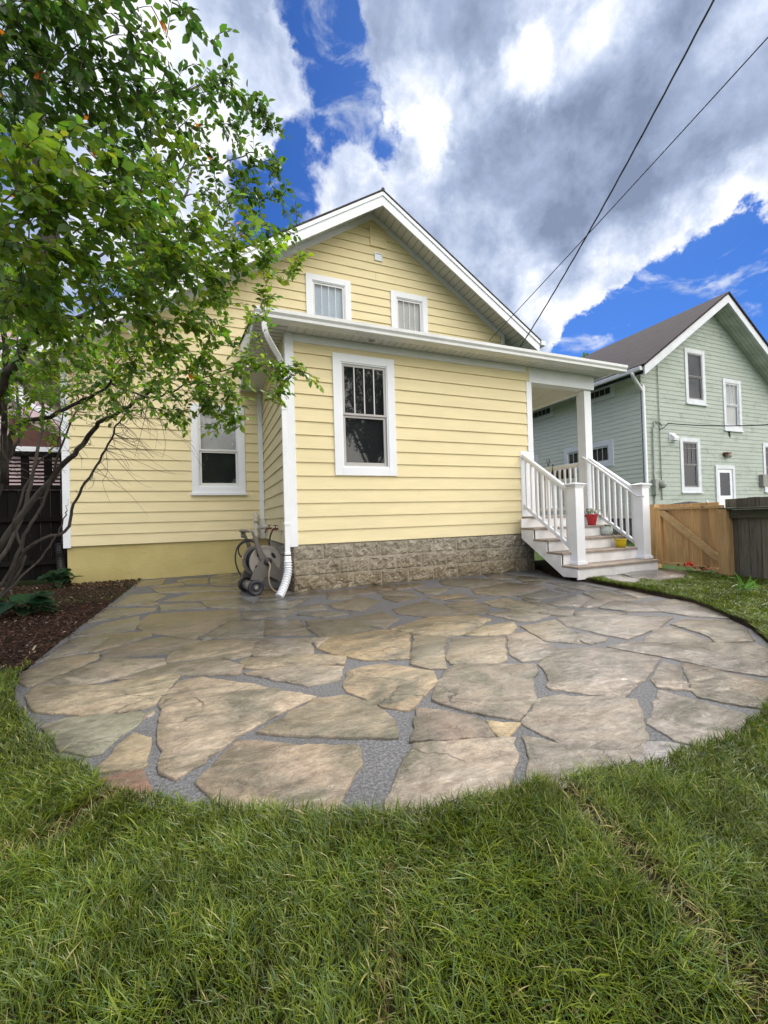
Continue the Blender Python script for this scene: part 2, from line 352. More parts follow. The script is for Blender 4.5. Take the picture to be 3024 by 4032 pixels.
# ------------------------------------------------------------------ wall builders
rjoint=random.Random(77)
def siding(mb, x0, x1, z0, top, expo, holes=(), lap=.019, xr=None, xl=None, thick=.003):
    """lapped boards on a wall frame; top = z limit or function of u; xl/xr = functions of z giving side limits; holes = (u0,u1,z0,z1)"""
    z=z0; XL=xl or (lambda z:x0); XR=xr or (lambda z:x1)
    while z<top-1e-4:
        zt=min(z+expo,top); cuts=sorted({z,zt}|{h[2] for h in holes if z<h[2]<zt}|{h[3] for h in holes if z<h[3]<zt})
        for a,b in zip(cuts[:-1],cuts[1:]):
            mid=(a+b)/2; hs=sorted((h[0],h[1]) for h in holes if h[2]<=mid<=h[3])
            segs=[]; cur=None
            left=('L',); pts=[left]
            for h in hs: pts += [h[0],h[1]]
            pts.append(('R',))
            if abs(a-z)<1e-6 and len(cuts)==2 and rjoint.random()<.30:
                jl=XL(z) if pts[0]==('L',) else 0; jr=XR(z); ju=jl+(jr-jl)*rjoint.uniform(.2,.8)
                if not any(h_[0]-.15<ju<h_[1]+.15 and h_[2]<zt and h_[3]>z for h_ in holes) and len(pts)==2: pts=[pts[0],ju-.0012,ju+.0012,pts[1]]
            for i in range(0,len(pts),2):
                la=XL(a) if pts[i]==('L',) else pts[i]; lb=XL(b) if pts[i]==('L',) else pts[i]
                ra=XR(a) if pts[i+1]==('R',) else pts[i+1]; rb=XR(b) if pts[i+1]==('R',) else pts[i+1]
                if ra-la<.004: continue
                rb=max(rb,lb)
                da=thick+lap*(1-(a-z)/expo); db=thick+lap*(1-(b-z)/expo)
                mb.quad((la,da,a),(ra,da,a),(rb,db,b),(lb,db,b))
                if abs(a-z)<1e-6: mb.quad((la,thick-.001,a),(ra,thick-.001,a),(ra,da,a),(la,da,a))
        z+=expo
def ring(mb, u0,u1,z0,z1,w,d0,d1,wt=None,wb=None):
    wt=w if wt is None else wt; wb=w if wb is None else wb
    mb.box(u0,u0+w,d0,d1,z0,z1); mb.box(u1-w,u1,d0,d1,z0,z1)
    mb.box(u0+w,u1-w,d0,d1,z1-wt,z1); mb.box(u0+w,u1-w,d0,d1,z0,z0+wb)
def window(fr, parent, u0,u1,z0,z1, cw=.11, style='hung', muntins=(3,0), sash=None, trim=None, back=None, backlow=None, sill=False, split=.5, label=None, botw=None, depth=.055):
    """a window thing part: frame (casing) > sash, pane, muntin, shade"""
    trim=trim or W_TRIM; sash=sash or SASH_W
    cas=MB(fr); ring(cas,u0,u1,z0,z1,cw,-.03,depth-.015,None,botw)
    ring(cas,u0+cw-.004,u1-cw+.004,z0+(botw or cw)-.004,z1-cw+.004,.022,-.05,depth-.028)
    if sill: cas.box(u0-.02,u1+.02,-.02,depth+.02,z0-.045,z0+.0)
    o=cas.build('window',trim,parent,bevel=.003,label=label)
    a,b,c,d=u0+cw+.016,u1-cw-.016,z0+(botw or cw)+.016,z1-cw-.016
    sm=MB(fr); zm=c+(d-c)*split
    if style=='hung':
        ring(sm,a,b,zm,d,.035,-.005,.012,None,.030); ring(sm,a,b,c,zm-.001,.042,-.035,-.006,.03,.055)
        panes=[(a+.035,b-.035,zm+.03,d-.035,.0),(a+.042,b-.042,c+.055,zm-.031,-.02)]
    else:
        ring(sm,a,b,c,d,.04,-.02,.010); panes=[(a+.04,b-.04,c+.04,d-.04,-.006)]
    sm.build('sash',sash,o,bevel=.002)
    for i,(p0,p1,q0,q1,dd) in enumerate(panes):
        g=MB(fr); g.quad((p0,dd,q0),(p1,dd,q0),(p1,dd,q1),(p0,dd,q1)); g.build('pane',GLASS,o)
    p0,p1,q0,q1,dd=panes[0]; nx,nz=muntins; mmat=sash if sash is not SASH_G else SASH_W
    for k in range(nx):
        x=p0+(p1-p0)*(k+1)/(nx+1); mm=MB(fr); mm.box(x-.0065,x+.0065,dd+.001,dd+.012,q0,q1); mm.build('muntin',mmat,o)
    if nz: zz=q1-(q1-q0)*.24; mm=MB(fr); mm.box(p0,p1,dd+.0135,dd+.016,zz-.01,zz+.01); mm.build('muntin',mmat,o)
    k=MB(fr); p0,p1,c0,c1=a+.005,b-.005,c+.005,d-.005
    zs=zm-.015 if style=='hung' else c0
    k.mi=0; k.quad((p0,-.055,zs),(p1,-.055,zs),(p1,-.055,c1),(p0,-.055,c1))
    if style=='hung':
        k.mi=1; k.quad((p0,-.055,c0),(p1,-.055,c0),(p1,-.055,zs),(p0,-.055,zs))
    k.mi=1; k.quad((p0,-.055,c0),(p0,-.055,c1),(p0,-.0,c1),(p0,-.0,c0)); k.quad((p1,-.055,c0),(p1,-.055,c1),(p1,-.0,c1),(p1,-.0,c0)); k.quad((p0,-.055,c1),(p1,-.055,c1),(p1,-.0,c1),(p0,-.0,c1))
    k.build('shade',[back or IN_DARK, backlow or IN_DARK],o)
    return o
# ================================================================== YELLOW HOUSE
EX0, EX1, EY = .90, 4.84, 5.32         # back extension: left, right, wall plane
MY, MX0, MX1 = 8.0, -2.19, 6.52         # main gable wall
SB, EXPO = .605, .1765
house=thing('yellow_house','pale yellow clapboard house with white trim, gabled roof and a low back extension','house',(3.2,8,0))
fE, fM = frameY(EY), frameY(MY)
WE=(1.50,2.39,1.495,3.13)
ext=MB(fE)
siding(ext,EX0+.085,EX1,SB,3.215,EXPO,[WE],xr=lambda z: 4.745 if z>1.92-.001 else 4.575)
fs=frameX(EX0); siding(e2:=MB(fs),EY+.05,MY,SB,3.315,EXPO)
ext.quad((EX0,0,.603),(EX1-.02,0,.603),(EX1-.02,0,1.5),(EX0,0,1.5)); ext.quad((EX0,0,1.49),(WE[0]+.05,0,1.49),(WE[0]+.05,0,3.32),(EX0,0,3.32)); ext.quad((WE[1]-.05,0,1.5),(EX1-.02,0,1.5),(EX1-.02,0,3.32),(WE[1]-.05,0,3.32))
ext.build('siding',Y_SIDE,house,label='pale yellow lap siding of the extension'); e2.build('siding',Y_SIDE,house)
# right side wall of the extension (porch side) with plain boards
e3=MB(lambda u,d,z:(EX1-.01+d,u,z)); siding(e3,EY+.06,MY,.87,3.3,EXPO); e3.build('siding',Y_SIDE,house)
# main gable wall
RX, RZ, SLR, SLL = 3.21, 7.305, .632, .658      # soffit apex line on the wall
gx0=lambda z:max(MX0+.09, RX-(RZ-.09-z)/SLL); gx1=lambda z:min(MX1-.09, RX+(RZ-.09-z)/SLR)
WM=(-.335,.56,1.45,3.03); WL=(1.765,2.685,4.60,5.76); WR=(3.576,4.45,4.62,5.745)
mw=MB(fM); siding(mw,MX0,MX1,SB,7.2,EXPO,[WM,WL,WR],xl=gx0,xr=gx1)
mw.build('siding',Y_SIDE,house,label='pale yellow lap siding of the gable end')
bk=MB(); bk.box(MX0+.02,MX1-.02,MY+.25,MY+10,.0,3.6); bk.build('inner_wall',IN_DARK,house)
bw=MB(fM)
def wallback(pts): bw.quad(*[(u,0,z) for u,z in pts])
wallback([(MX0+.01,.603),(WM[0]+.05,.603),(WM[0]+.05,3.7),(MX0+.01,3.7)]); wallback([(WM[0]+.05,.603),(WM[1]-.05,.603),(WM[1]-.05,1.5),(WM[0]+.05,1.5)])
wallback([(WM[0]+.05,2.98),(WM[1]-.05,2.98),(WM[1]-.05,4.7),(WM[0]+.05,4.7)]); wallback([(WM[1]-.05,.603),(MX1-.01,.603),(MX1-.01,4.7),(WM[1]-.05,4.7)])
bw.build('wall_sheathing',Y_SIDE,house)
sw=MB(frameX(MX0)); siding(sw,MY+.05,MY+10,SB,3.75,EXPO); sw.build('siding',Y_SIDE,house)
# foundations
fo=MB(); fo.box(MX0+.03,EX0+.05,MY+.02,MY+.25,-.1,.62); fo.box(MX0+.03,MX0+.25,MY+.25,MY+10,-.1,.62); fo.build('foundation',Y_FOUND,house,bevel=.01)
bl=MB(fE); L=.406; jn=MB(); jn.box(EX0+.035,EX1-.03,EY+.003,EY+.2,-.08,.60); jn.box(EX0+.035,EX0+.2,EY+.2,MY,-.08,.60)
jn.build('foundation_mortar',JOINT,house)
def rockblock(mb,u0,u1,z0,z1,fr):
    nu=max(3,int((u1-u0)/.022)); nz=9; b=len(mb.v); vs=[]
    sd=random.random()*50; off=random.uniform(-.004,.006)
    for j in range(nz+1):
        for i in range(nu+1):
            u=u0+(u1-u0)*i/nu; z=z0+(z1-z0)*j/nz
            ed=min(i,nu-i,j,nz-j); d=0.0 if ed==0 else (.006+off+.036*(float(vnoise(u,z,19,int(sd)))-.35)+.022*(random.random()-.5))*(.8 if ed==1 else 1)
            mb.v.append(fr(u,d-.001 if ed==0 else d,z))
    for j in range(nz):
        for i in range(nu):
            a=b+j*(nu+1)+i; mb.f.append((a,a+1,a+nu+2,a+nu+1)); mb.m.append(0)
for r in range(3):
    z0=.003+r*.2; z1=z0+.19
    u=EX0+.035-(L/2 if r%2 else .02); first=True
    while u<EX1-.03:
        a=max(u,EX0+.035); b_=min(u+L-.009,EX1-.03)
        if b_-a>.05: rockblock(bl,a,b_,z0,z1,fE)
        u+=L
fside=frameX(EX0+.03)
for r in range(3):
    u=EY+.0-(0 if r%2 else L/2)
    while u<MY:
        a=max(u,EY+.0); b_=min(u+L-.009,MY)
        if b_-a>.05: rockblock(bl,a,b_,.003+r*.2,.193+r*.2,fside)
        u+=L
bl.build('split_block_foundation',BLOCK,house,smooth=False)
# corner boards and frieze
def boards(parts,name,mat,parent,bevel=.003,label=None):
    m=MB()
    for p in parts: m.box(*p)
    return m.build(name,mat,parent,bevel=bevel,label=label)
boards([(EX0-.022,EX0+.088,EY-.024,EY+.004,.58,3.315)],'corner_board',W_TRIM,house)
boards([(EX0-.020,EX0+.004,EY+.005,EY+.10,.583,3.314)],'corner_board',W_TRIM,house)
boards([(4.742,EX1+.008,EY-.022,EY+.10,1.92,3.06)],'corner_board',W_TRIM,house)
boards([(4.572,4.745,EY-.024,EY+.002,.872,1.922),(4.745,EX1+.010,EY-.0225,EY+.14,.871,1.919)],'corner_board',W_TRIM,house)
boards([(MX0-.010,MX0+.092,MY-.024,MY+.004,.58,3.70)],'corner_board',W_TRIM,house)
boards([(MX0-.012,MX0+.012,MY+.005,MY+.10,.583,3.70)],'corner_board',W_TRIM,house)
boards([(.80,.878,MY-.030,MY-.003,.60,3.3)],'corner_board',W_TRIM,house)
boards([(MX1-.09,MX1+.01,MY-.024,MY+.004,3.4,5.22)],'corner_board',W_TRIM,house)
boards([(EX0+.090,4.745,EY-.022,EY+.004,3.212,3.314)],'frieze_board',W_TRIM,house)
fz=MB(frameY(MY)); t=.126
fz.prism([(RX,RZ),(RX,RZ-t),(MX0+.08,RZ-t-SLL*(RX-MX0-.08)),(MX0+.08,RZ-SLL*(RX-MX0-.08))],0.0,.022)
fz.prism([(RX,RZ-t),(RX,RZ),(MX1-.03,RZ-SLR*(MX1-.03-RX)),(MX1-.03,RZ-t-SLR*(MX1-.03-RX))],0.0,.022)
fz.build('frieze_board',W_TRIM,house)
# windows
window(fE,house,*WE,sash=SASH_G,muntins=(3,0),label='double hung window with four tall upper lights')
window(fM,house,*WM,cw=.105,sash=SASH_W,muntins=(0,0),back=IN_BLIND,sill=True,split=.47,label='double hung window with white blind in its upper half')
window(fM,house,*WL,cw=.12,style='fix',muntins=(3,0),sash=SASH_W,back=IN_BLUE,label='upper window with blue grey shade')
window(fM,house,*WR,cw=.12,style='fix',muntins=(3,0),sash=SASH_W,back=IN_CURT,label='upper window with pale curtain')
# attic vents
v=MB(fM); ring(v,3.14,3.50,6.61,7.02,.035,.005,.045); o=v.build('attic_vent',Y_SIDE,house,bevel=.002)
v=MB(fM); v.box(3.17,3.47,.016,.028,6.64,6.99)
for k in range(4): v.box(3.176,3.464,.028,.034,6.66+k*.085,6.72+k*.085)
v.build('vent_panel',Y_SIDE,o)
v=MB(fM); ring(v,3.232,3.406,6.315,6.48,.018,.005,.045); v.box(3.249,3.389,.01,.030,6.332,6.463); v.build('wall_vent',W_TRIM,house,bevel=.002)
# main roof
YB, YE = 7.40, 18.0
LE, RE = -2.78, 7.05
zl=lambda x,z: z-SLL*(RX-x); zr=lambda x,z: z-SLR*(x-RX)
rf=MB()
def slab(m,xa,za,xb,zb,t,y0,y1):
    m.add([(xa,y0,za),(xb,y0,zb),(xb,y1,zb),(xa,y1,za),(xa,y0,za+t),(xb,y0,zb+t),(xb,y1,zb+t),(xa,y1,za+t)],[(0,3,2,1),(4,5,6,7),(0,1,5,4),(1,2,6,5),(2,3,7,6),(3,0,4,7)])
ZT=7.335
slab(rf,LE-.04,zl(LE-.04,ZT),RX,ZT,.032,YB-.03,YE); slab(rf,RX,ZT,RE+.05,zr(RE+.05,ZT),.032,YB-.03,YE)
rf.build('roof',SHING,house)
cp=MB(); cp.tube([(RX,YB-.04,ZT+.02),(RX,YE,ZT+.02)],.035,8); cp.build('ridge_cap',SHING,house)
bg=MB(frameY(YB)); T1,T2=7.325,7.065
bg.prism([(RX,T2),(LE,zl(LE,T2)),(LE,zl(LE,T1)),(RX,T1)],-.03,.0); bg.prism([(RX,T2),(RX,T1),(RE,zr(RE,T1)),(RE,zr(RE,T2))],-.03,.0)
bg.prism([(RX,T1-.075),(LE,zl(LE,T1-.075)),(LE,zl(LE,T1+.0)),(RX,T1+.0)],.002,.022); bg.prism([(RX,T1-.075),(RX,T1),(RE,zr(RE,T1)),(RE,zr(RE,T1-.075))],.002,.022)
bg.build('barge_board',W_TRIM,house)
sf=MB()
def soffit(xa,za,xb,zb,y0,y1,n):
    # ribbed vinyl boards running across the overhang
    for k in range(n):
        a=k/n; b=(k+1)/n; g=.004/abs(xb-xa)
        xs=[xa+(xb-xa)*(a+g), xa+(xb-xa)*(b-g)]; zs=[za+(zb-za)*(a+g), za+(zb-za)*(b-g)]
        sf.quad((xs[0],y0,zs[0]),(xs[0],y1,zs[0]),(xs[1],y1,zs[1]),(xs[1],y0,zs[1]))
        sf.quad((xs[1],y0,zs[1]),(xs[1],y1,zs[1]),(xs[1]+(xb-xa)*g*2,y1,zs[1]+.010),(xs[1]+(xb-xa)*g*2,y0,zs[1]+.010))
soffit(RX,7.30,LE,zl(LE,7.30),YB+.028,MY+.02,46); soffit(RX,7.30,RE,zr(RE,7.30),YB+.028,MY+.02,30)
soffit(MX0,zl(MX0,7.30),LE,zl(LE,7.30),MY+.021,YE,4); soffit(MX1,zr(MX1,7.30),RE,zr(RE,7.30),MY+.021,YE,4)
sf.build('soffit',W_SOF,house)
gp=lambda x0,x1,z,y0,y1,name: boards([(x0,x1,y0,y1,z-.11,z)],name,W_GUT,house,.012)
gp(RE+.02,RE+.15,zr(RE,7.33)-.0,YB-.04,YE,'gutter'); gp(LE-.15,LE-.03,zl(LE,7.33),YB-.04,YE,'gutter')
# extension roof, soffit, gutter
SZ=3.318; GX0,GX1,GY=.50,6.57,4.90
rf=MB(); rf.add([(GX0+.0,GY+.03,3.400),(GX1,GY+.03,3.400),(GX1,MY,4.20),(GX0+.0,MY,4.20),(GX0+.0,GY+.03,3.38),(GX1,GY+.03,3.38),(GX1,MY,4.18),(GX0+.0,MY,4.18)],[(0,1,2,3),(7,6,5,4),(4,5,1,0),(5,6,2,1),(6,7,3,2),(7,4,0,3)])
rf.build('extension_roof',SHING,house)
for xk in (GX0+.02,GX1-.03):
    rk=MB(); n4=[(GY+.1,3.36),(MY,3.36),(MY,4.17),(GY+.1,3.38)]; rk.add([(xk,y,z) for y,z in n4]+[(xk+.01,y,z) for y,z in n4],[(0,1,2,3)[::-1],(4,5,6,7)]+[(i,(i+1)%4,(i+1)%4+4,i+4) for i in range(4)]); rk.build('gable_return',W_TRIM,house)
g=MB(); prof=[(GY+.13,3.285),(GY+.03,3.285),(GY+.015,3.292),(GY+.012,3.325),(GY-.010,3.352),(GY-.012,3.392),(GY+.002,3.398),(GY+.004,3.388),(GY+.12,3.388)]
g.sweep(prof,GX0-.01,GX1+.01); gut=g.build('gutter',W_GUT,house,label='white gutter along the front of the extension')
boards([(GX0-.015,GX0+.012,GY+.13,MY-.02,3.288,3.39),(GX1-.15,GX1-.12,GY+.131,MY,3.288,3.37),(GX0+.012,GX1-.15,GY+.131,GY+.15,3.287,3.384)],'fascia',W_TRIM,house)
s=MB(); y0,y1=GY+.15,EY-.001
x=EX0+.02
while x<GX1-.16:
    x2=min(x+.105,GX1-.155); s.quad((x,y0,SZ),(x2-.012,y0,SZ),(x2-.012,y1,SZ),(x,y1,SZ)); s.quad((x2-.012,y0,SZ),(x2-.004,y0,SZ+.009),(x2-.004,y1,SZ+.009),(x2-.012,y1,SZ)); s.quad((x2-.004,y0,SZ+.009),(x2,y0,SZ),(x2,y1,SZ),(x2-.004,y1,SZ+.009)); x=x2
y=GY+.16
while y<MY-.02:
    y2=min(y+.105,MY-.01); xa,xb=GX0+.02,EX0+.0
    s.quad((xa,y,SZ-.0015),(xb,y,SZ-.0015),(xb,y2-.012,SZ-.0015),(xa,y2-.012,SZ-.0015)); s.quad((xa,y2-.012,SZ-.0015),(xb,y2-.012,SZ-.0015),(xb,y2,SZ+.008),(xa,y2,SZ+.008)); y=y2
s.build('soffit',W_SOF,house,label='ribbed white vinyl soffit of the extension')
boards([(EX0+.0,EX0+.022,GY+.15,EY-.004,3.309,3.316)],'soffit_trim',W_SOF,house,0)
cx,cy=onZ(*(1464,1340),3.315).xy
l=MB(); l.lathe([(.075,0),(.075,-.008),(.055,-.010),(.050,.0)],(cx,cy,SZ),n=24); lt=l.build('recessed_light',W_TRIM,house,True)
l=MB(); l.lathe([(.052,-.006),(.03,-.008),(.0005,-.009)],(cx,cy,SZ),n=24); l.build('lamp_lens',plain('frosted_lens',(.35,.33,.28),.3,.1),lt,True)
# downspout with corrugated outlet
def rectduct(mb,pts,w,h):
    pts=[Vector(p) for p in pts]; b=len(mb.v)
    for i,p in enumerate(pts):
        t=(pts[min(i+1,len(pts)-1)]-pts[max(i-1,0)]).normalized(); sx=Vector((1,0,0)); sx=(sx-t*sx.dot(t)).normalized(); sy=t.cross(sx)
        for a,c in ((-1,-1),(1,-1),(1,1),(-1,1)): mb.v.append(tuple(p+sx*a*w/2+sy*c*h/2))
    for i in range(len(pts)-1):
        for k in range(4):
            k2=(k+1)%4; mb.f.append((b+i*4+k,b+i*4+k2,b+(i+1)*4+k2,b+(i+1)*4+k)); mb.m.append(mb.mi)
d=MB(); P0=[(.60,4.98,3.29),(.60,4.99,3.20),(.63,5.02,3.12),(.72,5.12,3.02),(.80,5.21,2.94),(.842,5.252,2.86),(.846,5.258,2.72)]
rectduct(d,smoothpts(P0,4)+[Vector((.846,5.258,.50))],.062,.055); dso=d.build('downspout',W_VINYL,house,bevel=.004,label='white rectangular downspout at the extension corner')
for z in (.86,.49,2.3): d=MB(); d.box(.810,.882,5.224,5.292,z,z+.035); d.build('strap',W_VINYL,dso,bevel=.003)
d=MB(); d.box(.806,.886,5.218,5.298,.395,.475); d.build('adapter',W_VINYL,dso,bevel=.01)
cpt=smoothpts([(.846,5.255,.42),(.846,5.25,.36),(.838,5.23,.27),(.80,5.18,.16),(.745,5.115,.06),(.705,5.075,.010)],20); pts=[];rad=[]
cpt=[Vector(p) for p in cpt]; Ls=[0]
for i in range(1,len(cpt)): Ls.append(Ls[-1]+(cpt[i]-cpt[i-1]).length)
nr=15
for i in range(nr*4):
    sL=Ls[-1]*i/(nr*4-1); j=max(k for k in range(len(Ls)) if Ls[k]<=sL+1e-9); j=min(j,len(Ls)-2); tt_=(sL-Ls[j])/(Ls[j+1]-Ls[j]); pts.append(cpt[j].lerp(cpt[j+1],tt_)); rad.append((.036,.050,.054,.048)[i%4])
d=MB(); d.tube(pts,rad,18); d.build('corrugated_outlet',W_VINYL,dso,smooth=False,label='white corrugated flexible outlet')
# left corner downspout of the main house and black drain hose
dd=house
hp=smoothpts([(MX0-.09,MY+.12,.66),(MX0-.09,MY+.12,.45),(MX0-.03,MY-.02,.2),(MX0+.06,MY-.10,.03)],14); pts=[];rad=[]
for i in range(len(hp)-1): pts.append(hp[i]); rad.append(.062 if i%2 else .050)
BLACKP=plain('black_plastic',(.018,.018,.020),.35,.1,6,.05)
d=MB(); d.tube(pts,rad,14); d.build('corrugated_outlet',BLACKP,dd,label='black corrugated drain hose')
# pvc vent, spigots on the side wall
PVC=plain('aged_pvc',(.55,.53,.47),.4,.06,4,.04); BRASS=plain('red_brown_valve',(.13,.035,.025),.45,.2,12,.1)
p1=onY(850+680*.27125,2000+480*.27125,7.80); p2=onY(850+680*.27125,2000+270*.27125,7.80)
d=MB(); X=.72; d.tube([(X,7.86,.42),(X,7.86,.98)],.036,12); d.tube([(X,7.86,.62),(X,7.86,.70)],.045,12); d.tube([(X,7.86,.90),(X,7.86,.97)],.045,12)
d.tube(smoothpts([(X,7.86,.95),(X,7.86,1.00),(X+.0,7.90,1.04),(X,7.98,1.05)],4),.038,12); d.tube([(X,7.86,.80),(X+.10,7.75,.815)],.030,12); d.tube([(X+.06,7.79,.81),(EX0-.01,7.55,.83)],.040,12)
d.build('vent_pipe',PVC,house,True)
def valve(y,z,s=1):
    d=MB(); d.tube([(EX0,y,z),(EX0-.10*s,y,z)],.014,8); d.tube([(EX0-.09*s,y,z+.005),(EX0-.13*s,y-.01,z-.07)],.013,8); d.tube([(EX0-.06*s,y,z),(EX0-.06*s,y,z+.05)],.007,8)
    for k in range(5):
        a=k*2*math.pi/5; d.tube([(EX0-.06*s,y,z+.05),(EX0-.06*s+.03*math.cos(a),y+.03*math.sin(a),z+.052)],.007,6)
    return d.build('spigot',BRASS,house)
valve(6.25,.80); valve(7.0,.80)
d=MB(); d.box(EX0-.028,EX0-.010,6.02,6.07,.67,.90); d.build('bracket',PVC,house,bevel=.003)
d=MB(); d.tube(smoothpts([(EX0-.13,6.24,.73),(EX0-.16,6.2,.6),(EX0-.15,6.15,.45)],4),.012,8); d.build('hose_connector',BLACKP,house)

# ---------------- porch
COL=(6.075,6.235,5.36,5.53)
boards([(COL[0],COL[1],COL[2],COL[3],.868,3.062)],'porch_column',W_TRIM,house,.004)
boards([(4.822,6.27,EY-.004,EY+.18,3.068,3.316)],'porch_beam',W_TRIM,house,.004)
boards([(6.12,6.262,EY+.181,MY-.02,3.070,3.312)],'porch_beam',W_TRIM,house,.004)
boards([(EX1+.01,6.118,EY+.182,MY-.02,3.262,3.30)],'porch_ceiling',W_SOF,house,0)
NY=4.20; T0=(4.37,5.93)
deck=boards([(4.57,6.28,5.085,MY-.03,.842,.868)],'porch_deck',DECK,house,.004)
boards([(4.62,6.26,5.125,5.16,.60,.840),(6.225,6.262,5.162,MY-.05,.60,.84)],'rim_joist',W_STAIR,deck,.002)
stz=[.200,.368,.535,.701]; sty=[4.04,4.305,4.565,4.825]
st=boards([(T0[0]+.01,T0[1]-.01,4.062,4.082,.03,.172)],'staircase',W_STAIR,house,.002,label='white painted porch steps with grey treads')
for k in range(4):
    boards([(T0[0],T0[1],sty[k],sty[k]+.285,stz[k]-.028,stz[k])],'tread',DECK,st,.004)
    if k: boards([(T0[0]+.015,T0[1]-.015,sty[k]+.022,sty[k]+.040,stz[k-1]+.001,stz[k]-.029)],'riser',W_STAIR,st,.001)
boards([(T0[0]+.015,T0[1]+.1,5.105,5.124,stz[3]+.001,.841)],'riser',W_STAIR,st,.001)
zy=lambda y:.045+(y-4.30)*.62
for X0,X1 in ((T0[0]+.004,T0[0]+.040),(T0[1]-.045,T0[1]-.005)):
    m=MB(); poly=[(4.052,.055),(4.30,.045),(5.10,zy(5.10)),(5.104,.69)]
    zs=[.171,.339,.506,.672,.840]; ys=[4.058,4.325,4.585,4.845,5.104]
    poly=[(4.056,.06),(4.30,.045),(5.104,zy(5.10)),(5.104,.840)]
    for k in (3,2,1): poly += [(ys[k+0]+.235 if 0 else ys[k]+.26,zs[k])] if 0 else []
    poly += [(5.104,.672),(4.847,.672),(4.847,.506),(4.587,.506),(4.587,.339),(4.327,.339),(4.327,.171),(4.056,.171)]
    poly=[p for i,p in enumerate(poly) if p!=(5.104,.840)]
    n=len(poly); m.add([(X0,y,z) for y,z in poly]+[(X1,y,z) for y,z in poly],[tuple(range(n))[::-1],tuple(range(n,2*n))]+[(i,(i+1)%n,(i+1)%n+n,i+n) for i in range(n)])
    m.build('stringer',W_STAIR,st,bevel=.002)
def newel(x0,y0,w=.15):
    n=MB(); n.box(x0,x0+w,y0,y0+w,.20,1.262); o=n.build('newel_post',W_VINYL,house,bevel=.004)
    c=MB(); c.box(x0-.018,x0+w+.018,y0-.018,y0+w+.018,.201,.232); c.box(x0-.010,x0+w+.010,y0-.010,y0+w+.010,.2325,.25); c.build('base_trim',W_VINYL,o,bevel=.005)
    c=MB(); c.box(x0-.008,x0+w+.008,y0-.008,y0+w+.008,1.250,1.272); c.box(x0-.018,x0+w+.018,y0-.018,y0+w+.018,1.2725,1.290)
    a,b=x0-.032,x0+w+.032; p,q=y0-.032,y0+w+.032
    c.box(a,b,p,q,1.2905,1.306); cxm,cym=(a+b)/2,(p+q)/2
    c.add([(a+.006,p+.006,1.3062),(b-.006,p+.006,1.3062),(b-.006,q-.006,1.3062),(a+.006,q-.006,1.3062),(cxm,cym,1.332)],[(0,1,4),(1,2,4),(2,3,4),(3,0,4)]); c.build('cap',W_VINYL,o,bevel=.004)
    return o
newel(4.535,NY); newel(5.85,NY)
def railing(xa,ya,za,zla,xb,yb,zb,zlb,n,level=False,label=None,mat=None):
    """from (a, low end) to (b, high end): z of the top rail and of the bottom rail"""
    r=MB(); r.beam((xa,ya,za),(xb,yb,zb),.062,.05); r.beam((xa,ya,za-.035),(xb,yb,zb-.035),.040,.03)
    o=r.build('railing',mat or W_VINYL,house,bevel=.008,label=label)
    b=MB(); b.beam((xa,ya,zla),(xb,yb,zlb),.045,.055); b.build('bottom_rail',W_VINYL,o,bevel=.005)
    for k in range(n):
        t=(k+.6)/(n+.2); x=xa+(xb-xa)*t; y=ya+(yb-ya)*t; z1=za+(zb-za)*t-.045; z0=zla+(zlb-zla)*t+.02
        c=MB(); c.box(x-.017,x+.017,y-.017,y+.017,z0,z1); c.build('baluster',W_VINYL,o,bevel=.003)
    return o
railing(4.61,NY+.15,1.205,.415,4.62,5.30,1.86,1.05,8,label='left stair railing of the porch')
railing(5.93,NY+.15,1.215,.405,6.14,5.36,1.85,.97,8,label='right stair railing of the porch')
h=MB(); h.tube(smoothpts([(5.872,4.19,1.13),(5.862,4.24,1.135),(5.865,4.36,1.185),(5.99,5.12,1.70),(6.015,5.36,1.86),(6.04,5.41,1.875),(6.078,5.42,1.872)],4),.019,12); h.build('grab_rail',W_VINYL,house,True)
railing(6.20,5.53,1.80,.985,6.20,7.90,1.80,.985,19,label='level porch railing facing the green house')
# things on the porch
# ================================================================== GREEN HOUSE
G_SIDE=m_siding('pale_green_siding',(.375,.425,.385),.5,.60,(.12,.15,.12)); G_TRIM=plain('chipped_white_trim',(.62,.65,.70),.6,.07,5,.1)
G_SIDE2=m_siding('pale_green_side_siding',(.70,.74,.65),.4,.14,(.2,.26,.2))  # less dirt than the gable; brightness of a lit wall put into its colour
GY0,GX,GRX=8.4,11.8,15.25
gh=thing('green_house','weathered pale green clapboard house with brown shingle roof, beyond the cedar gate','house',(15,8.4,0))
fg=frameY(GY0); fgs=frameX(GX); SLG=.68; GRZ=7.40; GXR=2*GRX-GX
GW=[(13.85,14.84,4.27,6.02),(15.77,16.76,3.52,5.25),(13.46,14.44,1.455,3.17),(17.93,18.93,1.46,3.18)]
gd=(15.17,16.20,.40,2.33)
m=MB(fg); siding(m,GX,GXR,.69,GRZ+.10,.135,GW+[gd],lap=.012,xl=lambda z:max(GX,GRX-(GRZ+.12-z)/SLG),xr=lambda z:min(GXR,GRX+(GRZ+.12-z)/SLG)); m.build('siding',G_SIDE,gh,label='stained pale green gable siding')
m=MB(fgs); siding(m,GY0,21,.69,5.0,.135,[(9.25,10.75,4.52,5.1),(11.8,13.4,4.52,5.1),(9.36,11.37,2.37,3.21),(12.7,14.2,2.37,3.21)],lap=.012); m.build('siding',G_SIDE2,gh,label='cleaner pale green side siding, lit tone painted in')
m=MB(); m.box(GX+.28,GXR-.28,GY0+.3,21,.0,5.0); m.build('inner_wall',IN_DARK,gh)
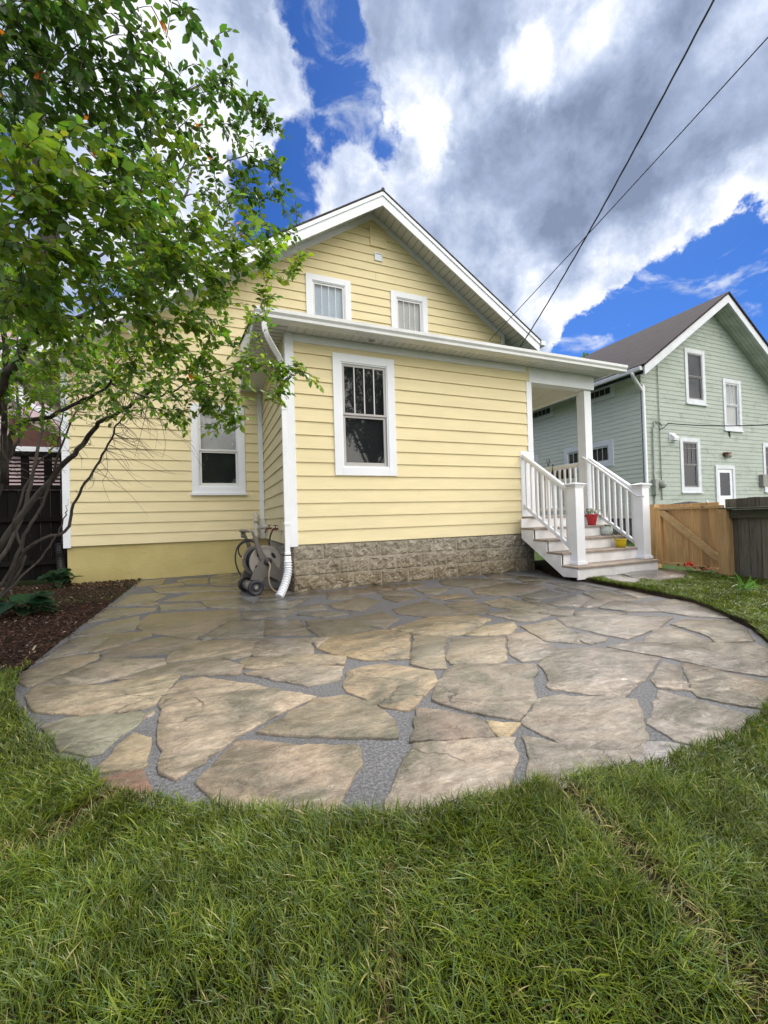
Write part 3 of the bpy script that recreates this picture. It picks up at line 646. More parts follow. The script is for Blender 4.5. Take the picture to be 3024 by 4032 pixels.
m=MB(); m.box(GX+.04,GXR-.04,GY0+.04,GY0+.28,-.1,.70); m.box(GX+.04,GX+.27,GY0+.28,21,-.1,.70); m.build('foundation',plain('grey_foundation',(.16,.17,.18),.8,.2,4,.2),gh)
for i,W in enumerate(GW):
    window(fg,gh,*W,cw=.13,sash=plain('dark_sash%d'%i,(.20,.19,.19),.5) if i!=1 else G_TRIM,trim=G_TRIM,muntins=((0,0),(2,0),(2,1),(2,1))[i],back=IN_DARK if i!=1 else IN_CURT,backlow=IN_DARK if i!=1 else IN_CURT,sill=True,depth=.05)
for W in ((9.25,10.75,4.53,5.06),(11.8,13.4,4.53,5.06)): window(fgs,gh,*W,cw=.11,style='fix',muntins=(5,0),sash=G_TRIM,trim=W_TRIM,back=plain('tan_interior%d'%int(W[0]),(.10,.095,.085),.8),depth=.05)
for W in ((9.36,11.37,2.37,3.21),(12.7,14.2,2.37,3.21)): window(fgs,gh,*W,cw=.16,style='fix',muntins=(7,0),sash=SASH_W,trim=W_TRIM,back=plain('tan_interior%d'%int(W[0]*3),(.13,.125,.11),.8),depth=.05)
# door
m=MB(fg); ring(m,*gd,.12,-.03,.05,None,.01); o=m.build('door_frame',G_TRIM,gh,bevel=.004)
m=MB(fg); ring(m,gd[0]+.12,gd[1]-.12,gd[2],gd[3]-.12,.12,-.02,.02,None,.9); m.box(gd[0]+.24,gd[1]-.24,-.02,.018,1.28,1.33); dr=m.build('door',W_TRIM,gh,bevel=.003)
m=MB(fg); m.quad((gd[0]+.24,0,1.3),(gd[1]-.24,0,1.3),(gd[1]-.24,0,gd[3]-.24),(gd[0]+.24,0,gd[3]-.24)); m.quad((gd[0]+.24,0,.9),(gd[1]-.24,0,.9),(gd[1]-.24,0,1.29),(gd[0]+.24,0,1.29)); m.build('pane',GLASS,dr)
m=MB(fg); m.quad((gd[0]+.2,-.15,.4),(gd[1]-.2,-.15,.4),(gd[1]-.2,-.15,2.2),(gd[0]+.2,-.15,2.2)); m.build('shade',IN_DARK,dr)
# roof
GB=7.85; GL=11.23; GR2=2*GRX-GL; gz=lambda x,z:z-SLG*abs(x-GRX); ZT2=7.72
rf=MB(); slab(rf,GL-.05,gz(GL-.05,ZT2),GRX,ZT2,.06,GB-.04,22); slab(rf,GRX,ZT2,GR2+.05,gz(GR2+.05,ZT2),.06,GB-.04,22); rf.build('roof',SHING2,gh)
b=MB(frameY(GB)); b.prism([(GRX,7.44),(GL,gz(GL,7.44)),(GL,gz(GL,7.715)),(GRX,7.715)],-.04,0); b.prism([(GRX,7.44),(GRX,7.715),(GR2,gz(GR2,7.715)),(GR2,gz(GR2,7.44))],-.04,0); b.build('barge_board',G_TRIM,gh)
sf=MB(); soffit(GRX,7.475,GL,gz(GL,7.475),GB+.04,GY0+.02,3); 
for k in range(5):
    a=GB+.04+(GY0-GB-.04)*k/5; c=GB+.04+(GY0-GB-.04)*(k+1)/5-.006
    sf.quad((GRX,a,7.475),(GRX,c,7.475),(GR2,c,gz(GR2,7.475)),(GR2,a,gz(GR2,7.475)))
sf.quad((GX,GY0,gz(GX,7.48)),(GL,GY0,gz(GL,7.48)),(GL,22,gz(GL,7.48)),(GX,22,gz(GX,7.48)))
sf.build('soffit',plain('worn_soffit',(.50,.52,.50),.7,.15,3,.1),gh)
m=MB(); zg=gz(GL,7.7); m.box(GL-.12,GL,GB+.05,22,zg-.12,zg); m.build('gutter',W_GUT,gh,bevel=.02)
m=MB(); a=Vector((GL-.05,8.15,zg-.10)); q=onY(2250+600*.46655,1100+950*.46655,GY0-.07)
m.tube(smoothpts([a,a+Vector((0,.02,-.10)),(GX-.05,GY0-.06,q.z+.06),(q.x+.03,GY0-.06,q.z-.10),(q.x+.03,GY0-.06,.75)],5),.050,10); m.build('downspout',W_VINYL,gh,True)
# fittings on the green gable
def gp_(x,y): return onY(2500+x*.31585,1500+y*.31585,GY0-.02)
p=gp_(462,708); m=MB(fg); m.prism([(p.x-.13,p.z-.14),(p.x+.14,p.z-.14),(p.x+.14,p.z+.15),(p.x-.13,p.z+.15)],.01,.03)
m.add([(p.x-.10,.03,p.z+.13),(p.x+.13,.03,p.z+.13),(p.x+.13,.17,p.z-.02),(p.x-.10,.17,p.z-.02),(p.x-.10,.03,p.z-.10),(p.x+.13,.03,p.z-.10),(p.x+.13,.15,p.z-.10),(p.x-.10,.15,p.z-.10)],[(0,1,2,3),(0,3,7,4),(1,5,6,2),(3,2,6,7)]); m.build('vent_hood',W_TRIM,gh)
p=gp_(1130,930); m=MB(fg); m.box(p.x-.14,p.x-.02,.01,.10,p.z,p.z+.10); m.box(p.x-.14,p.x+.12,.03,.16,p.z+.06,p.z+.09); o=m.build('wall_lamp',BRASS,gh,bevel=.01)
m=MB(); m.lathe([(.02,-.09),(.07,-.07),(.085,.0),(.085,.05)],(p.x+.03,p.y-.09,p.z),n=14); m.build('lamp_shade',plain('frosted_jar',(.42,.38,.30),.3,.1),o,True)
p=gp_(262,1330); MET=plain('meter_paint',(.30,.33,.29),.6,.2,8,.2)
m=MB(fg); m.box(p.x-.18,p.x-.04,.01,.14,p.z-.22,p.z+.25); m.box(p.x-.10,p.x+.24,.02,.12,p.z-.02,p.z+.22); o=m.build('electric_meter',MET,gh,bevel=.01)
m=MB(); m.lathe([(.11,0),(.11,.08),(.08,.12),(.0005,.13)],(p.x+.1,p.y-.10,p.z+.08),axis=(0,-1,0),n=18); m.build('meter_dial',MET,o,True)
m=MB(); m.tube([(p.x-.11,GY0-.05,p.z-.2),(p.x-.11,GY0-.05,.3)],.025,8); q=gp_(212,580); m.tube(smoothpts([(p.x-.11,GY0-.05,p.z+.2),(p.x-.09,GY0-.05,p.z+1.3),(q.x,GY0-.05,q.z)],4),.022,8)
q=gp_(300,545); q2=gp_(330,1480); m.tube([(q.x,GY0-.04,q.z+1.9),(q.x,GY0-.04,q.z),(q2.x,GY0-.04,q2.z)],.014,6); q=gp_(250,520); m.tube(smoothpts([(q.x-.1,GY0-.05,q.z-.15),(q.x-.08,GY0-.06,q.z+.02),(q.x+.1,GY0-.06,q.z+.04),(q.x+.25,GY0-.06,q.z-.1)],4),.02,6)
m.build('conduit',MET,gh,True)
p=gp_(1585,1240); m=MB(fg); m.box(p.x-.17,p.x+.12,.01,.14,p.z-.22,p.z+.20); m.build('junction_box',plain('grey_box',(.24,.24,.22),.6,.1),gh,bevel=.01)
p=gp_(1175,650); m=MB(fg); m.add([(p.x-.09,.022,p.z+.14),(p.x+.07,.022,p.z+.14),(p.x+.06,.022,p.z-.16),(p.x,.022,p.z-.10)],[(0,1,2,3)]); m.build('missing_shingle_patch',IN_DARK,gh)
# ================================================================== PINK HOUSE at the left
PK=m_siding('pink_siding',(.62,.47,.50),.4,.15,(.35,.28,.3))
ph=thing('pink_house','pale pink house with white trim behind the dark lattice fence at far left','house',(-5,11,0))
fp=frameY(11.0)
m=MB(fp); siding(m,-9,-3.55,0.3,6.2,.15,[],xr=lambda z:-3.72,lap=.012); siding(m,-3.72,-2.2,.3,3.25,.15,[],xr=lambda z: min(-2.2,-3.72+(3.42-z)/.50)); m.build('siding',PK,ph)
m=MB(fp); m.prism([(-3.9,3.62),(-2.0,2.66),(-2.0,2.78),(-3.9,3.74)],.0,.35); m.build('rake_trim',W_TRIM,ph,bevel=.01)
m=MB(fp); m.prism([(-3.9,3.30),(-2.5,2.62),(-3.9,2.62)],.02,.10); m.build('porch_gable_panel',plain('brown_panel',(.10,.04,.03),.7),ph)
m=MB(fp); m.box(-3.95,-2.0,.11,.22,2.44,2.62); m.build('porch_fascia',W_TRIM,ph,bevel=.01)
m=MB(); m.tube([(-3.68,10.9,5.9),(-3.68,10.9,3.5)],.045,8); m.build('downspout',W_VINYL,ph,True)
m=MB(); slab(m,-9.5,8.3,-3.2,5.6,.1,10.4,17); m.build('roof',SHING,ph)
m=MB(); m.box(-9,-3.75,11.02,16.5,0,6.0); m.build('inner_wall',PK,ph)
# ================================================================== GROUND, PATIO, LAWN
OUT=[(-1.14,8.02),(-1.14,5.6),(-1.15,4.6),(-1.145,3.5),(-1.10,3.1),(-.91,2.58),(-.72,2.22),(-.52,1.89),(-.35,1.66),(-.1,1.44),(.1,1.33),(.38,1.18),(.5,1.13),(.8,1.08),(1.18,1.03),(1.42,.98),(1.7,.97),(1.95,1.0),(2.3,1.09),(2.8,1.27),(3.37,1.58),(3.7,1.84),(3.95,2.15),(4.25,2.6),(4.33,2.95),(4.41,3.45),(4.47,3.9),(4.50,4.6),(4.9,5.36),(.93,5.36),(.93,8.02)]
OUTA=np.array(OUT)
def sdist(px_,py_,poly):
    """signed distance, positive outside"""
    px_=np.asarray(px_,float); py_=np.asarray(py_,float); d=np.full(px_.shape,1e9); ins=np.zeros(px_.shape,bool)
    n=len(poly)
    for i in range(n):
        ax,ay=poly[i]; bx,by=poly[(i+1)%n]; ex,ey=bx-ax,by-ay; t=np.clip(((px_-ax)*ex+(py_-ay)*ey)/(ex*ex+ey*ey+1e-12),0,1)
        d=np.minimum(d,np.hypot(px_-ax-t*ex,py_-ay-t*ey))
        c=((ay>py_)!=(by>py_)); xx=ax+(py_-ay)/(by-ay+1e-12)*ex; ins^= c&(px_<xx)
    return np.where(ins,-d,d)
def ismulch(x,y): return (x<-1.13)&(y>3.22+.12*np.sin(x*3))
t=MT('soil'); n=t.noise(9,8,.7); t.col(t.ramp(n,[(.3,(.018,.012,.008)),(.6,(.05,.035,.022)),(.8,(.09,.06,.035))])); t.rough(.95,.1); t.bump(t.noise(40,8,.7),.8,.03); SOIL=t.m
t=MT('far_lawn'); n=t.noise(2,8,.7); t.col(t.ramp(n,[(.3,(.03,.06,.012)),(.7,(.07,.11,.03))])); t.rough(.95,.1); t.bump(t.noise(30,8,.7),.8,.03); FARG=t.m
m=MB(); m.quad((-400,-400,-.06),(400,-400,-.06),(400,400,-.06),(-400,400,-.06)); tag(m.build('ground',FARG),'dark green ground around the houses out to the horizon','ground',kind='structure')
# lawn soil as a height field (raised sod with a lip against the stones)
nx,ny=310,290; xs=np.linspace(-3.2,6.12,nx); ys=np.linspace(-2.6,6.1,ny); XX,YY=np.meshgrid(xs,ys)
sd=sdist(XX,YY,OUT); hz=np.clip(sd/.035,0,1); hz=hz*hz*(3-2*hz)
SLABS=[[onZ(*q,.05).xy[:] for q in ((2451,2262),(2520,2249),(2640,2243),(2716,2256),(2690,2276),(2600,2288),(2500,2280))],[onZ(*q,.05).xy[:] for q in ((2375,2268),(2440,2266),(2525,2286),(2500,2298),(2430,2290),(2385,2278))]]
def mulchf(x,y): return 1/(1+np.exp(-np.clip(-(x+1.14)/.02,-30,30)))*1/(1+np.exp(-np.clip((y-3.25-.08*np.sin(x*3))/.03,-30,30)))
def lawnz(x,y):
    x=np.asarray(x,float); y=np.asarray(y,float)
    return .030+.016*vnoise(x,y,2.2,3)+.008*vnoise(x,y,7,4)
Z=np.where(sd>0, -.03+(lawnz(XX,YY)+.03)*hz, -.03); Z=Z*(1-mulchf(XX,YY))+mulchf(XX,YY)*(-.02+.02*vnoise(XX,YY,5,9))
vs=np.stack([XX,YY,Z],-1).reshape(-1,3); idx=np.arange(nx*ny).reshape(ny,nx)
fc=np.stack([idx[:-1,:-1],idx[:-1,1:],idx[1:,1:],idx[1:,:-1]],-1).reshape(-1,4)
me=bpy.data.meshes.new('lawn_soil'); me.from_pydata(vs.tolist(),[],fc.tolist()); me.materials.append(SOIL); me.polygons.foreach_set('use_smooth',[True]*len(fc)); me.update()
o=bpy.data.objects.new('lawn_soil',me); C.objects.link(o); tag(o,'dark topsoil under the fresh sod around the patio','soil',kind='structure')
# mortar bed
def m_mortar():
    t=MT('grey_mortar'); n=t.noise(85,9,.8); n2=t.noise(2.2,4,.6); c=t.ramp(n,[(.36,(.045,.045,.045)),(.5,(.135,.135,.138)),(.64,(.30,.30,.305))]); c=t.mix(.6,c,t.ramp(n2,[(.3,(.6,.6,.62)),(.7,(1.15,1.15,1.18))]),'MULTIPLY')
    t.col(c); t.rough(t.rng(n2,.35,.65,.45,.85),.3); t.bump(t.noise(150,6,.75),.8,.006); return t.m
MORT=m_mortar()
# stones traced from above: corners are ground points of the real slabs
ST="""118,590 150,552 430,545 640,510 770,502 690,590 640,635 530,655 350,668 180,655 130,630
185,715 300,682 580,660 620,668 575,720 490,775 440,830 380,840 275,818 210,760
698,590 775,525 860,508 1090,537 1195,562 1365,592 1240,645 1030,755 975,798 770,940 690,915 682,880 703,820 676,760 693,700
412,912 500,820 572,752 650,772 640,820 633,880 600,900 430,915
622,682 640,660 664,650 660,664
410,948 520,918 608,905 625,950 650,985 590,1062 500,1010 430,985
860,955 935,860 1022,782 1180,790 1290,800 1550,803 1560,880 1500,960 1440,1075 1400,1130 1100,1130 960,1080 905,1010
1755,862 1792,798 2000,780 2216,768 2232,860 2194,960 2140,1040 1990,1090 1680,1105 1668,1070 1712,960
2272,770 2340,775 2420,800 2640,915 2560,985 2400,985 2260,962 2292,860
1799,642 1930,655 2060,685 2100,712 2136,768 1970,770 1782,782
2102,697 2240,708 2215,737 2160,768 2138,742
1482,540 1502,482 1560,464 1659,448 1872,482 1888,525 1799,618 1760,648 1659,635 1560,590 1502,570
1962,457 2150,452 2314,452 2325,482 2298,520 2308,600 2245,688 2060,660 1955,632 1866,603 1895,530 1930,482
2332,452 2405,385 2610,380 2850,426 2795,500 2692,594 2560,580 2362,552 2372,500
2256,702 2300,650 2325,602 2400,584 2745,602 2775,680 2792,770 2748,860 2642,903 2510,850 2420,790
2842,562 3060,620 3228,672 3198,740 3068,812 2920,775 2806,705 2825,640
2752,862 2800,788 2920,792 3055,828 2910,905 2765,900
2818,510 2862,440 2925,462 2985,563 2840,548
2940,447 3080,472 3318,532 3400,560 3390,650 3160,620 3012,590 2970,502
2622,377 2720,357 3260,365 3340,405 3420,520 3100,470 2870,420
2784,342 2830,302 2895,288 3076,356 2790,358
2902,280 2960,260 3160,264 3220,302 3256,348 3092,358 3050,325
2412,252 2560,236 2906,250 2840,295 2712,343 2620,325 2452,285
2476,307 2620,340 2608,350 2550,364 2500,345
2252,290 2398,264 2486,320 2506,360 2360,350
2190,320 2280,316 2402,385 2376,420 2260,441 2206,410
2006,326 2080,291 2218,270 2232,290 2198,320 2060,330
1686,300 1860,251 2040,241 2118,260 2010,318 1930,334 1790,320
1376,385 1432,335 1659,306 1764,322 1766,428 1659,432 1560,430 1440,405
1786,327 1932,336 1914,400 1926,468 1860,470 1776,448
1952,345 2178,336 2182,434 2140,448 1950,448 1930,420 1948,382
2770,186 2910,172 3040,190 3148,254 2990,245 2860,225
2592,210 2660,180 2828,200 2846,224 2710,225
2486,228 2540,221 2706,234 2600,244 2490,245
2366,190 2490,152 2555,170 2500,204 2420,200
2512,206 2562,172 2626,185 2560,210
2092,185 2180,169 2356,195 2396,210 2310,230 2140,205
2112,235 2220,216 2376,240 2300,267 2220,262
2332,228 2400,212 2478,216 2468,244 2390,240
1922,195 2030,181 2098,200 2108,230 2020,234
1702,215 1840,181 2018,234 1860,250 1722,235
2242,160 2360,131 2450,154 2320,171
2522,145 2620,141 2766,174 2600,180
2652,135 2710,131 2816,160 2750,165
1792,130 1948,123 1900,149 1840,150
2042,130 2200,101 2356,120 2260,149 2200,160 2060,150
2362,101 2510,106 2655,134 2520,134
1902,90 2060,81 2218,95 2040,124 1912,110
97,490 242,427 418,412 418,428 250,498 130,543 97,530
152,552 262,502 452,432 700,430 708,450 480,515 330,543 165,562
168,440 300,347 488,320 470,340 388,395 240,420
404,398 492,322 638,312 648,330 520,368
446,405 462,392 640,347 720,337 848,352 720,403 452,427
308,333 452,276 598,247 598,270 578,303 400,325
607,298 603,270 652,237 1028,216 1028,250 988,268 838,343 652,318
383,273 452,216 680,209 660,223 440,263
484,203 562,156 690,147 718,160 650,188 520,203
583,123 602,96 718,86 698,110
663,130 860,121 1036,122 1038,138 860,143 692,148
873,184 1038,166 1088,190 1078,213 902,208
718,440 742,406 852,352 1108,346 1088,383 920,418
505,518 722,456 940,426 1048,460 1030,493 880,496 800,496 640,508
872,343 1012,261 1138,263 1133,335
1147,263 1290,263 1338,325 1147,325
1103,378 1122,346 1330,341 1358,410 1094,414
934,419 1085,387 1088,408 1010,427
1038,440 1062,425 1380,411 1486,421 1478,454 1200,458 1140,470 1062,468
1062,490 1160,472 1300,457 1478,461 1458,518 1330,543 1142,508
1344,341 1428,336 1372,378
1324,266 1500,256 1618,299 1392,334 1342,300
1044,224 1276,221 1228,249 1062,254
1084,209 1112,181 1230,181 1328,171 1240,213
1422,195 1560,161 1638,181 1558,224 1452,214
1284,239 1400,226 1506,236 1400,249
1240,214 1388,191 1408,214 1282,224
1115,742 1202,692 1372,600 1480,588 1620,622 1700,690 1716,768 1500,762 1300,757 1142,748
1484,258 1659,227 1716,258 1659,298 1622,290
692,198 860,190 888,209 702,223
862,141 1036,142 1038,158 880,179 702,183"""
stones=[]
for line in ST.split('\n'):
    pp=[onZ(float(a)*.9114,2200+float(b)*.9114,.012).xy[:] for a,b in (q.split(',') for q in line.split())]; c_=(sum(q[0] for q in pp)/len(pp),sum(q[1] for q in pp)/len(pp)); gro=.009 if c_[1]<2.2 else .014 if c_[1]<3.2 else .018
    stones.append([(q[0]+(q[0]-c_[0])/max(math.hypot(q[0]-c_[0],q[1]-c_[1]),.02)*gro,q[1]+(q[1]-c_[1])/max(math.hypot(q[0]-c_[0],q[1]-c_[1]),.02)*gro) for q in pp])
def clip(poly,mx_,my_,nx_,ny_):
    o=[]
    for i in range(len(poly)):
        a=poly[i];b=poly[(i+1)%len(poly)]; da=(a[0]-mx_)*nx_+(a[1]-my_)*ny_; db=(b[0]-mx_)*nx_+(b[1]-my_)*ny_
        if da<=0: o.append(a)
        if (da<=0)!=(db<=0):
            t=da/(da-db); o.append((a[0]+(b[0]-a[0])*t,a[1]+(b[1]-a[1])*t))
    return o
def area(p): return .5*sum(p[i][0]*p[(i+1)%len(p)][1]-p[(i+1)%len(p)][0]*p[i][1] for i in range(len(p)))
# irregular infill for the slabs nobody can trace (behind the reel, along the foundation)
seeds=[];own=[]
for k,p in enumerate(stones):
    n=len(p); cxs=sum(q[0] for q in p)/n; cys=sum(q[1] for q in p)/n
    for i in range(n):
        a=p[i];b=p[(i+1)%n]; L_=math.hypot(b[0]-a[0],b[1]-a[1]); m_=max(1,int(L_/.10))
        for j in range(m_):
            t_=(j+.5)/m_; x=a[0]+(b[0]-a[0])*t_; y=a[1]+(b[1]-a[1])*t_; dl=math.hypot(cxs-x,cys-y)+1e-6; ins_=min(.05,dl*.5)
            seeds.append((x+(cxs-x)/dl*ins_, y+(cys-y)/dl*ins_)); own.append(k)
    seeds.append((cxs,cys)); own.append(k)
rnd=random.Random(5); y=1.0
while y<8.1:
    x=-1.2
    while x<4.6:
        sx,sy=x+rnd.uniform(-.17,.17),y+rnd.uniform(-.15,.15)
        ds=min(sdist(sx,sy,p).item() for p in stones)
        if ds>.07 and sdist(sx,sy,OUT).item()<.0: seeds.append((sx,sy)); own.append(-1)
        x+=.46
    y+=.40
SA=np.array(seeds); extra=[]
for i,(sx,sy) in enumerate(seeds):
    if own[i]!=-1: continue
    poly=[(sx-.45,sy-.42),(sx+.45,sy-.42),(sx+.45,sy+.42),(sx-.45,sy+.42)]
    dd=np.hypot(SA[:,0]-sx,SA[:,1]-sy)
    for j in np.argsort(dd)[1:60]:
        if dd[j]>1.1: break
        qx,qy=seeds[j]; g_=.012; nxx,nyy=(qx-sx)/dd[j],(qy-sy)/dd[j]
        poly=clip(poly,(sx+qx)/2-nxx*g_,(sy+qy)/2-nyy*g_,nxx,nyy)
        if len(poly)<3: break
    if len(poly)<3 or abs(area(poly))<.012: continue
    pa=np.array(poly); s_=sdist(pa[:,0],pa[:,1],OUT)
    if s_.max()>.03: 
        poly=[(p[0]+(sx-p[0])*.35*(q>.0),p[1]+(sy-p[1])*.35*(q>.0)) for p,q in zip(poly,s_)]
        if sdist(np.array(poly)[:,0],np.array(poly)[:,1],OUT).max()>.02: continue
    extra.append(poly)
def m_stone():
    t=MT('wet_sandstone_flag'); a=t.n('ShaderNodeAttribute'); a.attribute_name='col'
    rot=(0,0,.5)
    n1=t.noise(1.3,9,.68,(1,1.5,1),1.4,rot); n2=t.noise(9,10,.74,(1,1.5,1),.5,rot); n3=t.noise(34,8,.8); n4=t.noise(.9,3,.5)
    c=t.mix(t.rng(n1,.46,.62,0,.9),a.outputs['Color'],(.13,.125,.085)); c=t.mix(t.rng(n1,.48,.34,0,.5),c,(.34,.245,.16))
    wv=t.n('ShaderNodeTexVoronoi'); wv.feature='DISTANCE_TO_EDGE'; wv.inputs['Scale'].default_value=2.1; wmp=t.n('ShaderNodeMapping'); wmp.inputs['Rotation'].default_value=(0,0,.6); wmp.inputs['Scale'].default_value=(1,1.9,1)
    wn_=t.n('ShaderNodeTexNoise'); wn_.inputs['Scale'].default_value=4; wn_.inputs['Detail'].default_value=6; t.l(t.tc.outputs['Object'],wn_.inputs['Vector']); t.l(t.mix(.22,t.tc.outputs['Object'],wn_.outputs['Color']),wmp.inputs[0]); t.l(wmp.outputs[0],wv.inputs['Vector'])
    crk=t.rng(wv.outputs['Distance'],.0,.012,1,0); crk2=t.mix(t.rng(t.noise(1.6,3,.5),.50,.56),(0,0,0),crk)
    c=t.mix(.85,c,t.ramp(n2,[(.28,(.30,.28,.26)),(.44,(.78,.75,.72)),(.58,(1.08,1.06,1.03)),(.76,(1.6,1.52,1.42))]),'MULTIPLY')
    c=t.mix(.7,c,t.ramp(n3,[(.32,(.50,.48,.46)),(.5,(1,1,1)),(.68,(1.3,1.28,1.24))]),'MULTIPLY')
    c=t.mix(t.rng(t.noise(18,5,.7),.66,.74,0,.35),c,(.55,.50,.42))
    c=t.mix(crk2,c,(.05,.04,.03))
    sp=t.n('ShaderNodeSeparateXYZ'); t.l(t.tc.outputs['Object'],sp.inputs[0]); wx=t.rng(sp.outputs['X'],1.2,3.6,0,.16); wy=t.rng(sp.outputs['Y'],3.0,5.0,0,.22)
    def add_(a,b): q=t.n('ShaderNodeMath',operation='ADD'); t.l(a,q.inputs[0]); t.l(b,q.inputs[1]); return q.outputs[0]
    n4=add_(add_(n4,wx),wy); c=t.mix(t.rng(n4,.50,.75,0,.55),c,t.mix(1,c,(.55,.55,.58),'MULTIPLY')); wet=t.rng(n4,.36,.60,.55,.22); t.col(c); t.rough(wet,.5); t.l(t.rng(n4,.40,.64,.10,1.0),t.b.inputs['Coat Weight']); t.b.inputs['Coat Roughness'].default_value=.17; t.b.inputs['Coat IOR'].default_value=1.4  # colour darker and gloss higher towards the house and the right
    b=t.bump(t.noise(3.0,6,.65,(1,2.6,1),1.2,rot),.9,.040); b=t.bump(t.noise(14,7,.72,(1,2.2,1),.8,rot),.9,.014,b); bb_=t.bump(t.noise(70,4,.6),.35,.004,b); t.l(bb_,t.b.inputs['Coat Normal']); return t.m
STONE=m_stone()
base_c=[(.37,.31,.22),(.32,.27,.21),(.39,.33,.26),(.25,.24,.19),(.30,.26,.21),(.36,.31,.25),(.24,.23,.21),(.38,.32,.24)]
dark_c=[(.21,.175,.13),(.18,.14,.10),(.22,.21,.18),(.14,.14,.125),(.26,.19,.12),(.20,.18,.15),(.13,.125,.12),(.24,.18,.125)]  # darker palette for the stones nearer the house and the infill slabs
spec={5:(.26,.14,.10),1:(.24,.24,.18),3:(.44,.36,.24),6:(.42,.33,.24),2:(.43,.35,.26),12:(.30,.26,.21),9:(.27,.22,.18),10:(.46,.36,.22),14:(.42,.37,.31),15:(.46,.40,.35),7:(.42,.36,.29),13:(.40,.34,.28),8:(.33,.30,.25),11:(.45,.35,.23),28:(.45,.34,.20),27:(.42,.33,.20),26:(.46,.38,.24),29:(.34,.29,.20),16:(.48,.46,.46)}
V=[];Lp_=[];Ss=[];Tt=[];Cc=[]
def add_stone(p,k,col,z,top):
    n=len(p)
    if area(p)<0: p=p[::-1]
    q=[]; rr=random.Random(k*7+1)
    for i in range(len(p)):
        a=p[i];b=p[(i+1)%len(p)]; L_=math.hypot(b[0]-a[0],b[1]-a[1]); m_=max(1,int(L_/.035))
        for j in range(m_):
            t_=j/m_; amp=min(.0045,L_*.03)
            q.append((a[0]+(b[0]-a[0])*t_+rr.gauss(0,amp),a[1]+(b[1]-a[1])*t_+rr.gauss(0,amp)))
    cx_=sum(v[0] for v in q)/len(q); cy_=sum(v[1] for v in q)/len(q); b0=len(V); n=len(q)
    tl=(rr.uniform(-.006,.006),rr.uniform(-.006,.006))
    for (f,zz) in ((1.0,z),(1.0,top-.004),(.99,top)):
        for (x,y) in q:
            d=math.hypot(x-cx_,y-cy_)+1e-6; s=1-(0 if f==1 else min(.006/d,.3)); 
            V.append((cx_+(x-cx_)*s,cy_+(y-cy_)*s,zz+(tl[0]*(x-cx_)+tl[1]*(y-cy_) if zz>z else 0)))
    for r_ in range(2):
        for i in range(n):
            i2=(i+1)%n; Ss.append(len(Lp_)); Tt.append(4); Lp_.extend([b0+r_*n+i,b0+r_*n+i2,b0+(r_+1)*n+i2,b0+(r_+1)*n+i])
    Ss.append(len(Lp_)); Tt.append(n); Lp_.extend([b0+2*n+i for i in range(n)])
    edge=tuple(v*.62 for v in col); Cc.extend([edge]*n+[col]*(2*n))
for k,p in enumerate(stones):
    cy_=sum(q[1] for q in p)/len(p); cx_=sum(q[0] for q in p)/len(p); c=spec.get(k) or (base_c if cy_<3.4 else dark_c)[(k*5+k//3)%8]; j=random.uniform(.86,1.16); add_stone(p,k,tuple(v*j for v in c),-.01,.008+random.uniform(0,.004))
for k,p in enumerate(extra):
    c=dark_c[(k*3)%8]; j=random.uniform(.8,1.1); add_stone(p,1000+k,tuple(v*j for v in c),-.01,.008+random.uniform(0,.003))
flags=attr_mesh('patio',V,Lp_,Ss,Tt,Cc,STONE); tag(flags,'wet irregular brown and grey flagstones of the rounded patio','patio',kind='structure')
m=MB(); m.add([(x,y,.0) for x,y in OUT]+[(x,y,-.06) for x,y in OUT],[tuple(range(len(OUT)))]+[(i,(i+1)%len(OUT),(i+1)%len(OUT)+len(OUT),i+len(OUT)) for i in range(len(OUT))])
tag(m.build('patio_mortar',MORT),'grey mortar bed between the flagstones','mortar',kind='structure')
for k,p in enumerate(SLABS):
    V,Lp_,Ss,Tt,Cc=[],[],[],[],[]; add_stone(p,50+k,((.13,.10,.08),(.27,.23,.18))[k],.0,.062)
    o=attr_mesh('stepping_stone',V,Lp_,Ss,Tt,Cc,STONE); tag(o,('wide wet brown stepping stone in the grass before the gate','narrow tan stepping stone in the grass by the porch steps')[k],'stepping stone',group='stepping stones in the grass')
